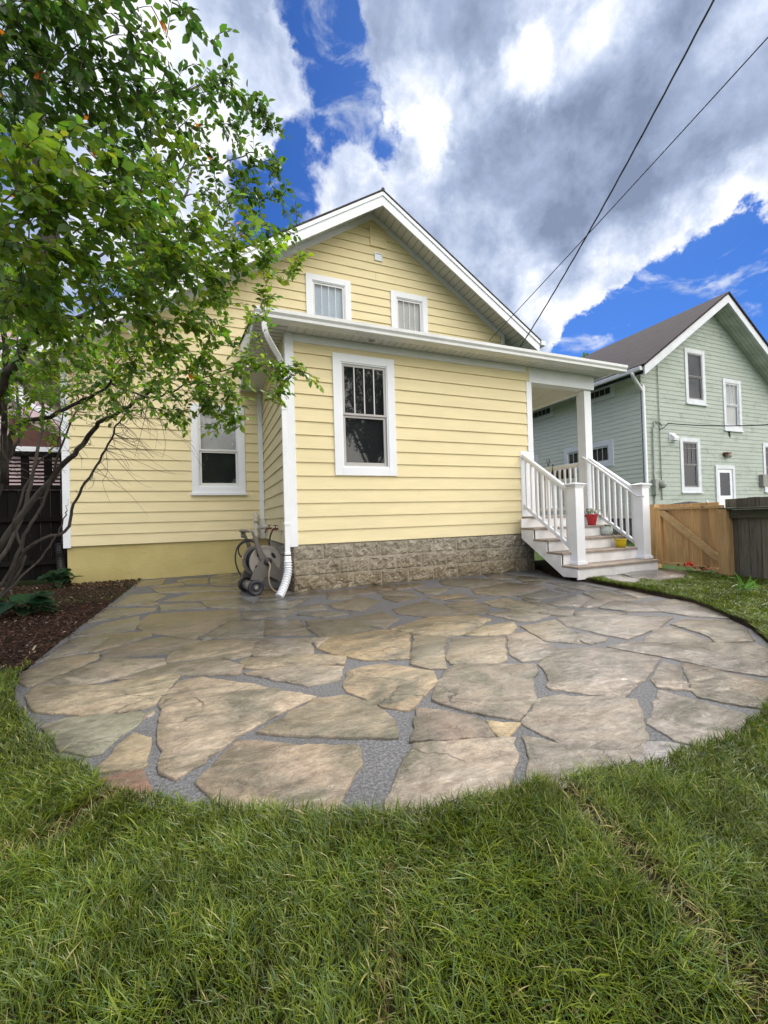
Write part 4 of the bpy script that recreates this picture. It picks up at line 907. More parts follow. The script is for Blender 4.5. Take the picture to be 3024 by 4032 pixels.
# ---------------- grass
def grass(N_,xr,yr,dens,keep,seed,hs=1.0,name='grass'):
    rng=np.random.default_rng(seed); x=rng.uniform(*xr,N_); y=rng.uniform(*yr,N_); d=np.hypot(x,y)
    k=keep(x,y,d,rng); x,y,d=x[k],y[k],d[k]; n=len(x)
    # seams between the rolls of sod
    def seg(ax,ay,bx,by):
        ex,ey=bx-ax,by-ay; t=np.clip(((x-ax)*ex+(y-ay)*ey)/(ex*ex+ey*ey),0,1); return np.hypot(x-ax-t*ex,y-ay-t*ey)
    q=[onZ(2180,3090,.03),onZ(2420,3330,.03),onZ(2700,3620,.03),onZ(3000,3960,.03)]; sd1=np.minimum.reduce([seg(q[i].x,q[i].y,q[i+1].x,q[i+1].y) for i in range(3)])
    q=[onZ(430,3150,.03),onZ(180,3330,.03),onZ(0,3440,.03)]; sd2=np.minimum(seg(q[0].x,q[0].y,q[1].x,q[1].y),seg(q[1].x,q[1].y,q[2].x-.5,q[2].y-.1))
    q=[onZ(1555,3450,.03),onZ(1530,4100,.03)]; sd3=seg(q[0].x,q[0].y,q[1].x,q[1].y)+.012
    sm=np.minimum(np.minimum(sd1,sd2),sd3+.01); wob=.020*vnoise(x,y,14,21)
    kk=(sm>.012+wob)|(rng.random(n)<.25); x,y,d,sm=x[kk],y[kk],d[kk],sm[kk]; n=len(x); dry=np.clip(1-sm/.07,0,1)
    far=np.clip(d/1.6,1,3.0)
    cl=vnoise(x,y,9,2); cl2=vnoise(x,y,3.1,5); cl3=vnoise(x,y,24,8)
    h=(.023+.024*rng.random(n)**1.5)*(.70+.5*cl2+.35*cl3)*hs*np.where(dry>.3,.8,1); long=rng.random(n)<.03; h=np.where(long,h*1.45,h)
    w=(.0012+.0020*rng.random(n)+.0022*(rng.random(n)<.10))*far**.75
    ang=2*np.pi*(vnoise(x,y,2.6,12)*1.2+.10*rng.normal(size=n)*2.3)+.6*rng.normal(size=n); lean=np.clip(.40+.85*rng.random(n)+.5*(cl-.5),.1,1.5)
    zb=lawnz(x,y)-.004
    ts=np.array([0,.38,.75,1.0]); wf=np.array([.8,1.0,.62,0]); yaw=ang+np.pi/2+rng.normal(size=n)*.6
    dx,dy=np.cos(ang),np.sin(ang); sx,sy=np.cos(yaw),np.sin(yaw)
    ver=np.zeros((n,7,3),np.float32); col=np.zeros((n,7,3),np.float32)
    c1=np.array([.045,.095,.007]); c2=np.array([.195,.24,.014]); c3=np.array([.095,.16,.045]); straw=np.array([.42,.36,.14]); brown=np.array([.17,.13,.05])
    r1=rng.random(n)[:,None]; r2=rng.random(n)[:,None]; bc=c1*(1-r1)+c2*r1; bc=np.where(r2<.15,c3,bc)
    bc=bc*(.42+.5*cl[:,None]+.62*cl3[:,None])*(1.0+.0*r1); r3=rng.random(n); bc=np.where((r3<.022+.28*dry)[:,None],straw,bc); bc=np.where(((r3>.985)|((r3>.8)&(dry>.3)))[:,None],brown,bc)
    i=0
    for k_,t_ in enumerate(ts):
        px_=x+dx*lean*h*t_**1.8*.95; py_=y+dy*lean*h*t_**1.8*.95; pz=zb+h*(t_-.33*lean*t_*t_)
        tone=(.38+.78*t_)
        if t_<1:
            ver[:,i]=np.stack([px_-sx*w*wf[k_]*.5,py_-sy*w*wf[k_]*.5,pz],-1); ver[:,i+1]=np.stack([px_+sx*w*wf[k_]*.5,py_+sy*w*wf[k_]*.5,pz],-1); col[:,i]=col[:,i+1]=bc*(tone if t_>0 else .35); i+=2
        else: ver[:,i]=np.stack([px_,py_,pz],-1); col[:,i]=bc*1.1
    b=(np.arange(n)*7)[:,None]; lp=(b+np.array([0,1,3,2,2,3,5,4,4,5,6])).ravel(); st_=(np.arange(n)*11)[:,None]+np.array([0,4,8]); tt=np.tile([4,4,3],n)
    return ver.reshape(-1,3),lp,st_.ravel(),tt,col.reshape(-1,3)
def keepf(x,y,d,rng):
    s=sdist(x,y,OUT); ok=(s>-.022+.03*vnoise(x,y,11,31))&~((x<-1.12)&(y>3.22+.08*np.sin(x*3)))
    for p in SLABS: ok&=sdist(x,y,p)>.02
    ok&=~((x>4.36)&(x<5.96)&(y>4.0)); ok&=(x<6.05)&(d>.30)
    vx=x*math.sin(YAW)+y*math.cos(YAW); vy=x*math.cos(YAW)-y*math.sin(YAW)
    infov=(vx>.25)&(np.abs(vy)<vx*1.12+.35)
    p=np.where(infov,np.clip((1.45/np.maximum(d,.5))**1.1,0,1),.10)
    return ok&(rng.random(len(x))<p)
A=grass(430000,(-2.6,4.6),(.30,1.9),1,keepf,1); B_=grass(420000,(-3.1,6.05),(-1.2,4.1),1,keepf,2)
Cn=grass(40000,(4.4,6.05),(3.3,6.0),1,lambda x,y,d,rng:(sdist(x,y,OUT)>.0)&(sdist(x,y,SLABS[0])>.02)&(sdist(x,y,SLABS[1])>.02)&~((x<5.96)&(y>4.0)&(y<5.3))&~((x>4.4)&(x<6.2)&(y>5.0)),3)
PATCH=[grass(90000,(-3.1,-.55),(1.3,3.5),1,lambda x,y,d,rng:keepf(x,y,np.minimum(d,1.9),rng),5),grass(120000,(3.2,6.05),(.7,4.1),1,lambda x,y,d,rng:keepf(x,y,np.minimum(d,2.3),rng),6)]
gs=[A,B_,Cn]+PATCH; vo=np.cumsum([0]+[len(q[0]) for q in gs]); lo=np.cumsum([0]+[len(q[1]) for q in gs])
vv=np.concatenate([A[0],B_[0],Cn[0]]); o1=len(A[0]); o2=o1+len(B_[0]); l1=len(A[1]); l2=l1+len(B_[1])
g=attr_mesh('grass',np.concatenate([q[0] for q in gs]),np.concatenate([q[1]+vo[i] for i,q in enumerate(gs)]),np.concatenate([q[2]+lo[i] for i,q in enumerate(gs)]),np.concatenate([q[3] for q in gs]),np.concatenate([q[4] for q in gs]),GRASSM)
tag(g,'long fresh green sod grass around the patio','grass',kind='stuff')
# ---------------- mulch chips
rng=np.random.default_rng(4); n=16000; x=rng.uniform(-3.6,-1.12,n); y=rng.uniform(3.15,8.2,n); k=(x<-1.13+rng.normal(size=n)*.012)&(y>3.2); x,y=x[k],y[k]; n=len(x)
a=rng.uniform(0,np.pi,n); L_=rng.uniform(.005,.022,n)*(.7+y*.04); W_=L_*rng.uniform(.2,.5,n); tx=rng.normal(size=n)*.35; z=rng.uniform(.002,.028,n)
ca,sa=np.cos(a),np.sin(a); V_=np.zeros((n,4,3)); 
for i,(p_,q_) in enumerate(((-1,-1),(1,-1),(1,1),(-1,1))):
    V_[:,i,0]=x+ca*L_*p_-sa*W_*q_; V_[:,i,1]=y+sa*L_*p_+ca*W_*q_; V_[:,i,2]=z+L_*p_*tx
pal=np.array([(.055,.026,.018),(.032,.017,.013),(.085,.045,.030),(.018,.011,.009),(.13,.085,.06),(.36,.29,.22)]); ci=rng.choice(6,n,p=[.33,.25,.2,.14,.06,.02]); cc=np.repeat(pal[ci],4,0)
V2=V_.copy(); V2[:,:,2]-=.005
top=np.arange(n)[:,None]*8; lp=(top+np.array([0,1,2,3, 4,5,1,0, 5,6,2,1, 6,7,3,2, 7,4,0,3])).ravel(); ss=(np.arange(n)[:,None]*20+np.arange(0,20,4)).ravel(); tt=np.full(n*5,4)
VV=np.concatenate([V_,V2],1).reshape(-1,3); cc=np.repeat(pal[ci],8,0)
o=attr_mesh('mulch',VV,lp,ss,tt,cc,CHIPM); tag(o,'dark red brown bark mulch in the planting bed','mulch',kind='stuff')
# fallen leaves on mulch edge are chips above
# ================================================================== FENCES
ga=Vector((6.348,4.315,0)); gb=Vector((6.091,3.269,0)); gd_=(gb-ga).normalized(); gn=Vector((gd_.y,-gd_.x,0)); gn=gn if gn.x<0 else -gn
fgt=lambda s,d,z:(ga.x+gd_.x*s+gn.x*d, ga.y+gd_.y*s+gn.y*d, z)
LG=(gb-ga).length
gate=thing('cedar_gate','fresh tan cedar board gate with a diagonal brace beside the porch steps','gate',(6.22,3.8,0))
for i in range(7):
    s0=.015+i*(LG-.10)/7; m=MB(fgt); m.box(s0+.003,s0+(LG-.10)/7-.007,-.022,-.003,.085+random.uniform(-.004,.004),.995+random.uniform(-.004,.004)); m.build('board',CEDAR,gate,bevel=.003)
def gpart(name,mat,*b,parent=gate,bevel=.004):
    m=MB(fgt); m.box(*b); return m.build(name,mat,parent,bevel=bevel)
gpart('rail',CEDAR_H,-.01,LG-.005,-.001,.045,.915,.955); gpart('rail',CEDAR_H,.085,LG-.10,0,.036,.09,.135); gpart('stile',CEDAR,-.005,.080,.0,.038,.095,.912)
br=MB(fgt); br.prism([(.08,.905),(.16,.905),(LG-.035,.275),(LG-.035,.16),(.08,.83)],.002,.040); br.build('brace',CEDAR_H,gate,bevel=.004)
gpo=thing('gate_post','tan cedar post at the left of the gate, half behind the porch newel','post',(6.37,4.4,0),'cedar posts of the gate'); gpart('post',CEDAR,-.135,-.03,-.06,.04,.0,1.0,parent=gpo)
gpo=thing('gate_post','tan cedar post between the gate and the dark fence','post',(6.09,3.25,0),'cedar posts of the gate'); gpart('post',CEDAR,LG-.03,LG+.10,.0,.10,.0,.905,parent=gpo); gpart('stop_block',CEDAR_H,LG-.11,LG-.031,.0,.07,.02,.125,parent=gpo)
df=thing('weathered_fence','low weathered dark board fence with a mossy cap, right of the cedar gate','fence',(5.9,2.5,0))
s=LG+.02; first=True
while s<LG+4.2:
    m=MB(fgt); m.box(s,s+.135,-.03+random.uniform(-.004,.004),.004+random.uniform(-.003,.003),.0,.80); m.build('board',OLDWOOD,df,bevel=.003); s+=.141
gpart('rail',OLDWOOD_H,LG+.0,LG+4.3,.012,.055,.785,.893,parent=df); gpart('cap_board',OLDWOOD_H,LG-.01,LG+4.3,-.05,.10,.8945,.918,parent=df,bevel=.003)
s=LG+.0
while s<LG+4.2:
    w_=random.uniform(.13,.16); m=MB(fgt); m.box(s,s+w_-.004,-.035,-.005,.919,1.030+random.uniform(-.008,.008)); m.build('picket',OLDWOOD,df,bevel=.003); s+=w_
# dark lattice fence at the left
lf=thing('lattice_fence','tall dark wooden fence with open slatted top beside the house corner','fence',(-3,8.6,0)); ffl=frameY(8.62)
def lbox(name,*b):
    m=MB(ffl); m.box(*b); return m.build(name,DARKWOOD,lf,bevel=.003)
lbox('rail',-5.4,-2.26,0,.05,2.10,2.19); lbox('rail',-5.4,-2.26,.0,.05,1.55,1.63); lbox('rail',-5.4,-2.26,.02,.06,1.02,1.10); lbox('rail',-5.4,-2.26,.02,.06,.30,.38)
for xx in (-2.40,-2.62,-2.93,-3.20,-3.9,-4.6,-5.3): lbox('upright',xx,xx+(.10 if xx<-2.5 else .14),-.04,.015,1.631,2.099)
for k in range(7): z=1.665+k*.062; lbox('slat',-5.3,-2.28,-.055,-.041,z,z+.030)
for k in range(22): xx=-5.4+k*.143; lbox('board',xx,xx+.138,-.02,.0,.05,1.549)
# ================================================================== HOSE REEL
TAUPE=plain('taupe_plastic',(.10,.092,.083),.45,.08,8,.06,.4); TAUPE_L=plain('light_taupe_plastic',(.22,.205,.185),.4,.08,8,.06,.4); HOSE_T=plain('tan_hose',(.32,.26,.20),.5,.1,10,.05)
LPX=lambda x,y:(850+x*.27125,2000+y*.27125)
wf=onZ(*LPX(578,1160),.097); wr=onZ(*LPX(412,1095),.097); ax=(wr-wf); ax.z=0; ax.normalize(); ux=Vector((ax.y,-ax.x,0)); ux=ux if ux.x>0 else -ux
reel=thing('hose_reel','taupe plastic hose reel cart on black wheels beside the downspout','hose reel',(wf.x+.15,wf.y+.2,0))
def rp(x,y,off=0):                                        # point of the cart's side plane, off = metres back along the axle
    r=ray(*LPX(x,y)); o_=Vector((0,0,CAMH)); t_=(wf+ax*off-o_).dot(ax)/r.dot(ax); return o_+r*t_
def plate(pts,off,th,name,mat,parent=reel,hole=None,bevel=.006):
    m=MB(); f_=[rp(x,y,0)+ax*off for x,y in pts]; n=len(f_); m.add([tuple(p) for p in f_]+[tuple(p+ax*th) for p in f_],[tuple(range(n)),tuple(range(n,2*n))[::-1]]+[(i,(i+1)%n,(i+1)%n+n,i+n)[::-1] for i in range(n)],True); return m.build(name,mat,parent,bevel=bevel)
WD=.40
def side(off):
    plate([(505,1050),(540,960),(640,790),(690,735),(757,712),(820,735),(860,800),(950,930),(1040,1075),(960,1085),(880,1040),(800,1005),(740,1005),(700,1040),(670,1090),(600,1060)],off,.018,'side_frame',TAUPE)
    plate([(515,335),(548,335),(700,650),(740,715),(660,765),(640,740),(570,520)],off-.004,.016,'arm',TAUPE)
side(.012); side(WD)
def disc(off,rad,th,mat,name,n=36):
    c=rp(740,785)+ax*off; m=MB(); m.lathe([(.03,-th*.6),(rad*.35,-th),(rad*.62,-th*.55),(rad*.86,-th*.3),(rad*.95,-th),(rad,-th*.7),(rad,th*.4),(rad*.9,th*.5),(.03,th*.5)],c,axis=tuple(ax),n=n); return m.build(name,mat,reel,True),c
for off in (.055,WD-.03):
    o,c=disc(off,.205,.014,TAUPE_L,'drum_flange')
    for k in range(4):
        th=math.radians(35+90*k); cc_=c+(ux*math.cos(th)+Vector((0,0,1))*math.sin(th))*.125-ax*.013; tn=(-ux*math.sin(th)+Vector((0,0,1))*math.cos(th)); rd=(ux*math.cos(th)+Vector((0,0,1))*math.sin(th))
        m=MB(); m.add([tuple(cc_+tn*.045*math.cos(a)+rd*.022*math.sin(a)) for a in [i*math.pi/6 for i in range(12)]],[tuple(range(12))],True); m.build('flange_slot',IN_DARK,o)
c=rp(740,785); m=MB(); 
for k in range(9): m.lathe([(.02,0),(.145,0.003),(.158,.018),(.145,.033),(.02,.036)],c+ax*(.075+k*.034),axis=tuple(ax),n=30)
m.build('wound_hose',BLACKP,reel,True)
m=MB(); m.lathe([(.0005,-.004),(.045,-.004),(.05,.006)],rp(757,780)-ax*.004,axis=tuple(ax),n=20); m.build('hub',BLACKP,reel,True)
for q in (wf,wf+ax*(WD+.03)):
    m=MB(); m.lathe([(.0005,-.020),(.03,-.020),(.034,-.012),(.060,-.012),(.066,-.022),(.090,-.022),(.097,-.012),(.097,.022),(.088,.03),(.0005,.03)],q-ax*.01,axis=tuple(ax),n=28); o=m.build('wheel',plain('black_rubber',(.022,.022,.030),.4,.1,8,.03) if q is wf else BLACKP,reel,True)
    m=MB(); m.lathe([(.0005,-.030),(.022,-.029),(.026,-.021)],q-ax*.01,axis=tuple(ax),n=16); m.build('hub_cap',TAUPE_L,o,True)
m=MB(); m.tube([wf+ax*.03,wf+ax*WD],.062,16); m.build('axle_housing',TAUPE_L,reel,True)
h0=rp(490,335); m=MB(); m.tube([h0+ax*.0,h0+ax*.04,h0+ax*WD],.02,10); m.build('handle',TAUPE_L,reel,True)
m=MB(); m.beam(rp(530,350)+ax*(WD+.01),rp(470,420)+ax*(WD-.2),.06,.04); m.build('tray',TAUPE,reel,bevel=.01)
m=MB(); m.tube([rp(930,1075)+ax*.02,rp(930,1075)+ax*WD],.02,8); m.build('foot_bar',TAUPE,reel,True)
m=MB(); pts=[rp(x,y)-ax*o_ for x,y,o_ in ((765,785,.0),(775,830,.035),(758,900,.05),(748,990,.05),(762,1080,.04),(800,1160,.03),(870,1215,.02),(960,1240,.0),(1080,1248,-.02),(1140,1200,-.03),(1160,1080,-.04),(1140,970,-.06),(1095,930,-.12))]
m.tube(smoothpts(pts,5),.0105,10); m.build('leader_hose',HOSE_T,reel,True)
m=MB(); pts=[rp(x,y)+ax*.2 for x,y in ((700,540),(620,500),(530,470),(450,500),(380,580),(350,700),(355,820),(390,930),(430,1000))]; m.tube(smoothpts(pts,5),.010,8)
m.build('black_hose',BLACKP,reel,True)
m=MB(); pts=[rp(x,y)+ax*.25 for x,y in ((690,520),(560,490),(450,540),(410,610),(425,690),(480,760))]; m.tube(smoothpts(pts,5),.009,8); m.build('black_hose',BLACKP,reel,True)
m=MB(); m.tube([rp(460,735)+ax*.24,rp(492,772)+ax*.24],.009,8); m.build('hose_end',plain('brass',(.55,.45,.25),.3,.1,8,0,.5,.9),reel,True)
# ================================================================== POTS on the steps
def leafquad(V,Cc,base,dirv,nrm_,L_,W_,col,fold=.25):
    """pointed oval leaf, 8 vertices, folded on the midrib"""
    dirv=Vector(dirv).normalized(); sd_=dirv.cross(Vector(nrm_)); 
    if sd_.length<1e-3: sd_=dirv.orthogonal()
    sd_.normalize(); up=sd_.cross(dirv)
    b=Vector(base)
    for t_,w_ in ((0,0),(.28,.42),(.28,-.42),(.62,.40),(.62,-.40),(1.0,0)):
        V.append(tuple(b+dirv*L_*t_+sd_*W_*w_+up*(abs(w_)*W_*fold-L_*.18*t_*t_)))
        Cc.append(col)
    V.append(tuple(b+dirv*L_*.28)); V.append(tuple(b+dirv*L_*.62-up*L_*.07)); Cc += [col,col]
LEAF_F=[(0,2,6),(0,6,1),(6,2,4,7),(1,6,7,3),(7,4,5),(3,7,5)]
def leafmesh(name,V,Cc,parent=None,mat=LEAF):
    n=len(V)//8; lp=[];ss=[];tt=[]
    base=[i for f in LEAF_F for i in f]; tot=[len(f) for f in LEAF_F]; st_=np.cumsum([0]+tot[:-1])
    lp=(np.arange(n)[:,None]*8+np.array(base)).ravel(); ss=(np.arange(n)[:,None]*len(base)+st_).ravel(); tt=np.tile(tot,n)
    return attr_mesh(name,np.array(V),lp,ss,tt,np.array(Cc),mat,parent,True)
NPX=lambda x,y:(2000+x*.37372,1750+y*.37372)
def pot(px_,z,prof,mat,label,plant,soilr,soilh,yy=None):
    b=onZ(*NPX(*px_),z+.001) if yy is None else onY(*NPX(*px_),yy); b.z=z+.001; t_=thing('potted_plant',label,'potted plant',b,'small pots on the porch steps')
    m=MB(); m.lathe(prof,b,n=28); m.build('pot',mat,t_,True)
    m=MB(); m.lathe([(.0005,0),(soilr,0)],b+Vector((0,0,soilh)),n=16); m.build('potting_soil',SOIL,t_)
    V=[];Cc=[]; st_=MB(); rr=random.Random(len(label))
    for k in range(plant['n']):
        a=rr.uniform(0,6.28); e=rr.uniform(.4,1.3); h_=plant['h']*rr.uniform(.5,1); tip=b+Vector((math.cos(a)*h_*math.cos(e),math.sin(a)*h_*math.cos(e),soilh+h_*math.sin(e)))
        st_.tube([b+Vector((rr.uniform(-.01,.01),rr.uniform(-.01,.01),soilh)),b.lerp(tip,.6)+Vector((0,0,.01)),tip],plant.get('sr',.003),5)
        for j in range(plant['l']):
            t2=rr.uniform(.4,1); q=(b+Vector((0,0,soilh))).lerp(tip,t2); dv=Vector((rr.gauss(0,1),rr.gauss(0,1),rr.uniform(-.1,1.0))); leafquad(V,Cc,q,dv,(0,0,1),plant['ll']*rr.uniform(.7,1.2),plant['lw'],tuple(c*rr.uniform(.7,1.2) for c in plant['c'][rr.randrange(len(plant['c']))]))
    st_.build('stem',plant['sm'],t_); leafmesh('foliage',V,Cc,t_); return t_
RED=plain('red_glaze',(.42,.022,.03),.25,.08,6,.04,.5); YEL=plain('yellow_glaze',(.58,.42,.015),.25,.06,6,.03,.5); CEL=plain('white_crackle_glaze',(.52,.58,.54),.3,.14,20,.1,.5)
STEMG=plain('green_stem',(.10,.14,.06),.6,.1,8,0)
rpz=[(.0005,0),(.058,0),(.062,.02)]
for k in range(4): rpz += [(.064+.006*k,.028+.03*k),(.068+.0065*k,.045+.03*k),(.065+.0065*k,.052+.03*k)]
rpz += [(.094,.160),(.099,.172),(.094,.178),(.086,.172),(.084,.140)]
pot((885,838),.701,rpz,RED,'small ribbed red pot with spiky pale plant, highest on the porch steps',dict(n=16,h=.17,l=9,ll=.045,lw=.012,c=[(.22,.26,.16),(.12,.17,.07),(.38,.40,.30)],sm=BARK_PALE),.084,.150,yy=4.97)
pot((1045,957),.535,[(.0005,0),(.052,0),(.072,.025),(.086,.06),(.085,.10),(.078,.128),(.084,.140),(.078,.142),(.070,.125),(.068,.10)],CEL,'round white crackled pot with a low green succulent, middle of the three pots',dict(n=9,h=.075,l=12,ll=.035,lw=.022,c=[(.08,.14,.05),(.10,.18,.07)],sm=STEMG),.068,.112)
pot((1190,1083),.368,[(.0005,0),(.062,0),(.072,.05),(.080,.095),(.081,.112),(.085,.113),(.085,.128),(.079,.129),(.074,.10)],YEL,'yellow pot with a thin pinkish plant, lowest on the porch steps',dict(n=6,h=.22,l=7,ll=.03,lw=.014,c=[(.35,.22,.20),(.25,.22,.12),(.45,.35,.32)],sm=BARK_PALE),.074,.108)
# ornaments on the porch railing
# ================================================================== LOW PLANTS
def rosette(name,label,cat,base,n,L_,W_,cols,spread=(.3,1.1),hgt=.12,seed=1,group=None,stemmat=None,round_=False):
    t_=thing(name,label,cat,base,group); V=[];Cc=[];rr=random.Random(seed); st_=MB(); base=Vector(base)
    for k in range(n):
        a=rr.uniform(0,6.283); r_=rr.uniform(.0,1)**.7; o_=Vector((math.cos(a),math.sin(a),0)); h_=hgt*rr.uniform(.45,1.1); p=base+o_*r_*L_*1.1+Vector((0,0,h_))
        st_.tube([base+o_*.02,base.lerp(p,.6)+Vector((0,0,h_*.25)),p],.0045,5)
        dv=o_*1.0+Vector((0,0,rr.uniform(-.45,.25)))+Vector((rr.gauss(0,.25),rr.gauss(0,.25),0)); c=cols[rr.randrange(len(cols))]; c=tuple(v*rr.uniform(.8,1.15) for v in c)
        if round_:
            for s_ in (-1,1): leafquad(V,Cc,p-o_*L_*.3+o_.cross(Vector((0,0,1)))*s_*W_*.16,dv,(0,0,1),L_*rr.uniform(.8,1.15),W_*.75,c,.10)
        else: leafquad(V,Cc,p-o_*.02,dv,(0,0,1),L_*rr.uniform(.7,1.2),W_,c,.3)
    st_.build('stem',stemmat or STEMG,t_); leafmesh('foliage',V,Cc,t_); return t_
HC=[(.025,.070,.035),(.035,.095,.045),(.022,.06,.035)]
rosette('hosta','broad dark green leafy plant at the near left edge of the mulch bed','plant',onZ(90,2430,0),24,.20,.22,HC,hgt=.22,seed=3,group='broad leaved plants in the mulch',round_=True)
rosette('hosta','broad green leafy plant by the drain hose at the house corner','plant',onZ(235,2318,0),20,.18,.20,HC,hgt=.27,seed=4,group='broad leaved plants in the mulch',round_=True)
rosette('hosta','small yellowing leafy plant at the foot of the lattice fence','plant',onZ(40,2290,0),7,.13,.12,[(.10,.16,.05),(.25,.22,.08)],hgt=.14,seed=6,group='broad leaved plants in the mulch',round_=True)
# lily by the fence
lp_=thing('lily_plant','bright green strap leaved plant in the grass before the weathered fence','plant',onZ(2925,2322,.05)); b=onZ(2925,2322,.05); V=[];Cc=[];rr=random.Random(3)
m=MB()
for (a,L_,e,w_) in ((1.7,.22,1.35,.05),(2.6,.17,1.0,.045),(.1,.30,.55,.05),(-.3,.27,.4,.05),(3.3,.20,.45,.045),(-.8,.20,.5,.045),(4.4,.15,.6,.04),(.6,.2,.8,.04),(2.9,.16,.4,.04),(-1.5,.14,.3,.035),(5.4,.2,.25,.04)):
    dv=Vector((math.cos(a)*math.cos(e),math.sin(a)*math.cos(e)*.7,math.sin(e))); o_=b+Vector((rr.uniform(-.02,.02),rr.uniform(-.02,.02),.0)); cc_=tuple(c*rr.uniform(.7,1.2) for c in (.10,.22,.04)); leafquad(V,Cc,o_,dv,(-dv.x*.3,-1,.6),L_,w_*.62,cc_,.35)
    o2=o_+dv*L_*.7+Vector((0,0,-.01)); leafquad(V,Cc,o2-dv*.03,dv*.8+Vector((0,0,-.75)),(0,0,1),L_*.55,w_*.55,cc_,.3)
leafmesh('foliage',V,Cc,lp_); m.tube([b,b+Vector((0,0,.05))],.012,6); m.build('stem',STEMG,lp_)
# begonias by the post
b=Vector(fgt(.80,.13,.035)); fl=thing('flower_clump','red and pink flowers with dark leaves at the foot of the gate post','flowers',b); V=[];Cc=[];V2=[];C2=[]; rr=random.Random(8)
for k in range(46):
    q=b+Vector((rr.gauss(0,.04),rr.gauss(0,.11),abs(rr.gauss(.05,.03)))); leafquad(V,Cc,q,(rr.gauss(0,1),rr.gauss(0,1),rr.uniform(-.2,.7)),(0,0,1),.07,.045,(.03,.06,.03) if rr.random()<.7 else (.07,.04,.03),.2)
for k,(dy,dz,cc_) in enumerate(((.10,.14,(.70,.03,.03)),(.13,.13,(.75,.04,.03)),(.07,.12,(.62,.02,.05)),(.02,.08,(.75,.22,.35)),(-.03,.07,(.80,.35,.48)),(-.08,.07,(.70,.18,.32)),(-.12,.09,(.78,.3,.42)),(.17,.11,(.3,.02,.03)))):
    q=b+Vector((-.03,dy,dz))
    for j in range(9): leafquad(V2,C2,q,(rr.gauss(0,1)-.4,rr.gauss(0,1),rr.gauss(0,1)+.3),(0,0,1),.030,.028,cc_,.2)
leafmesh('foliage',V,Cc,fl); leafmesh('petals',V2,C2,fl)
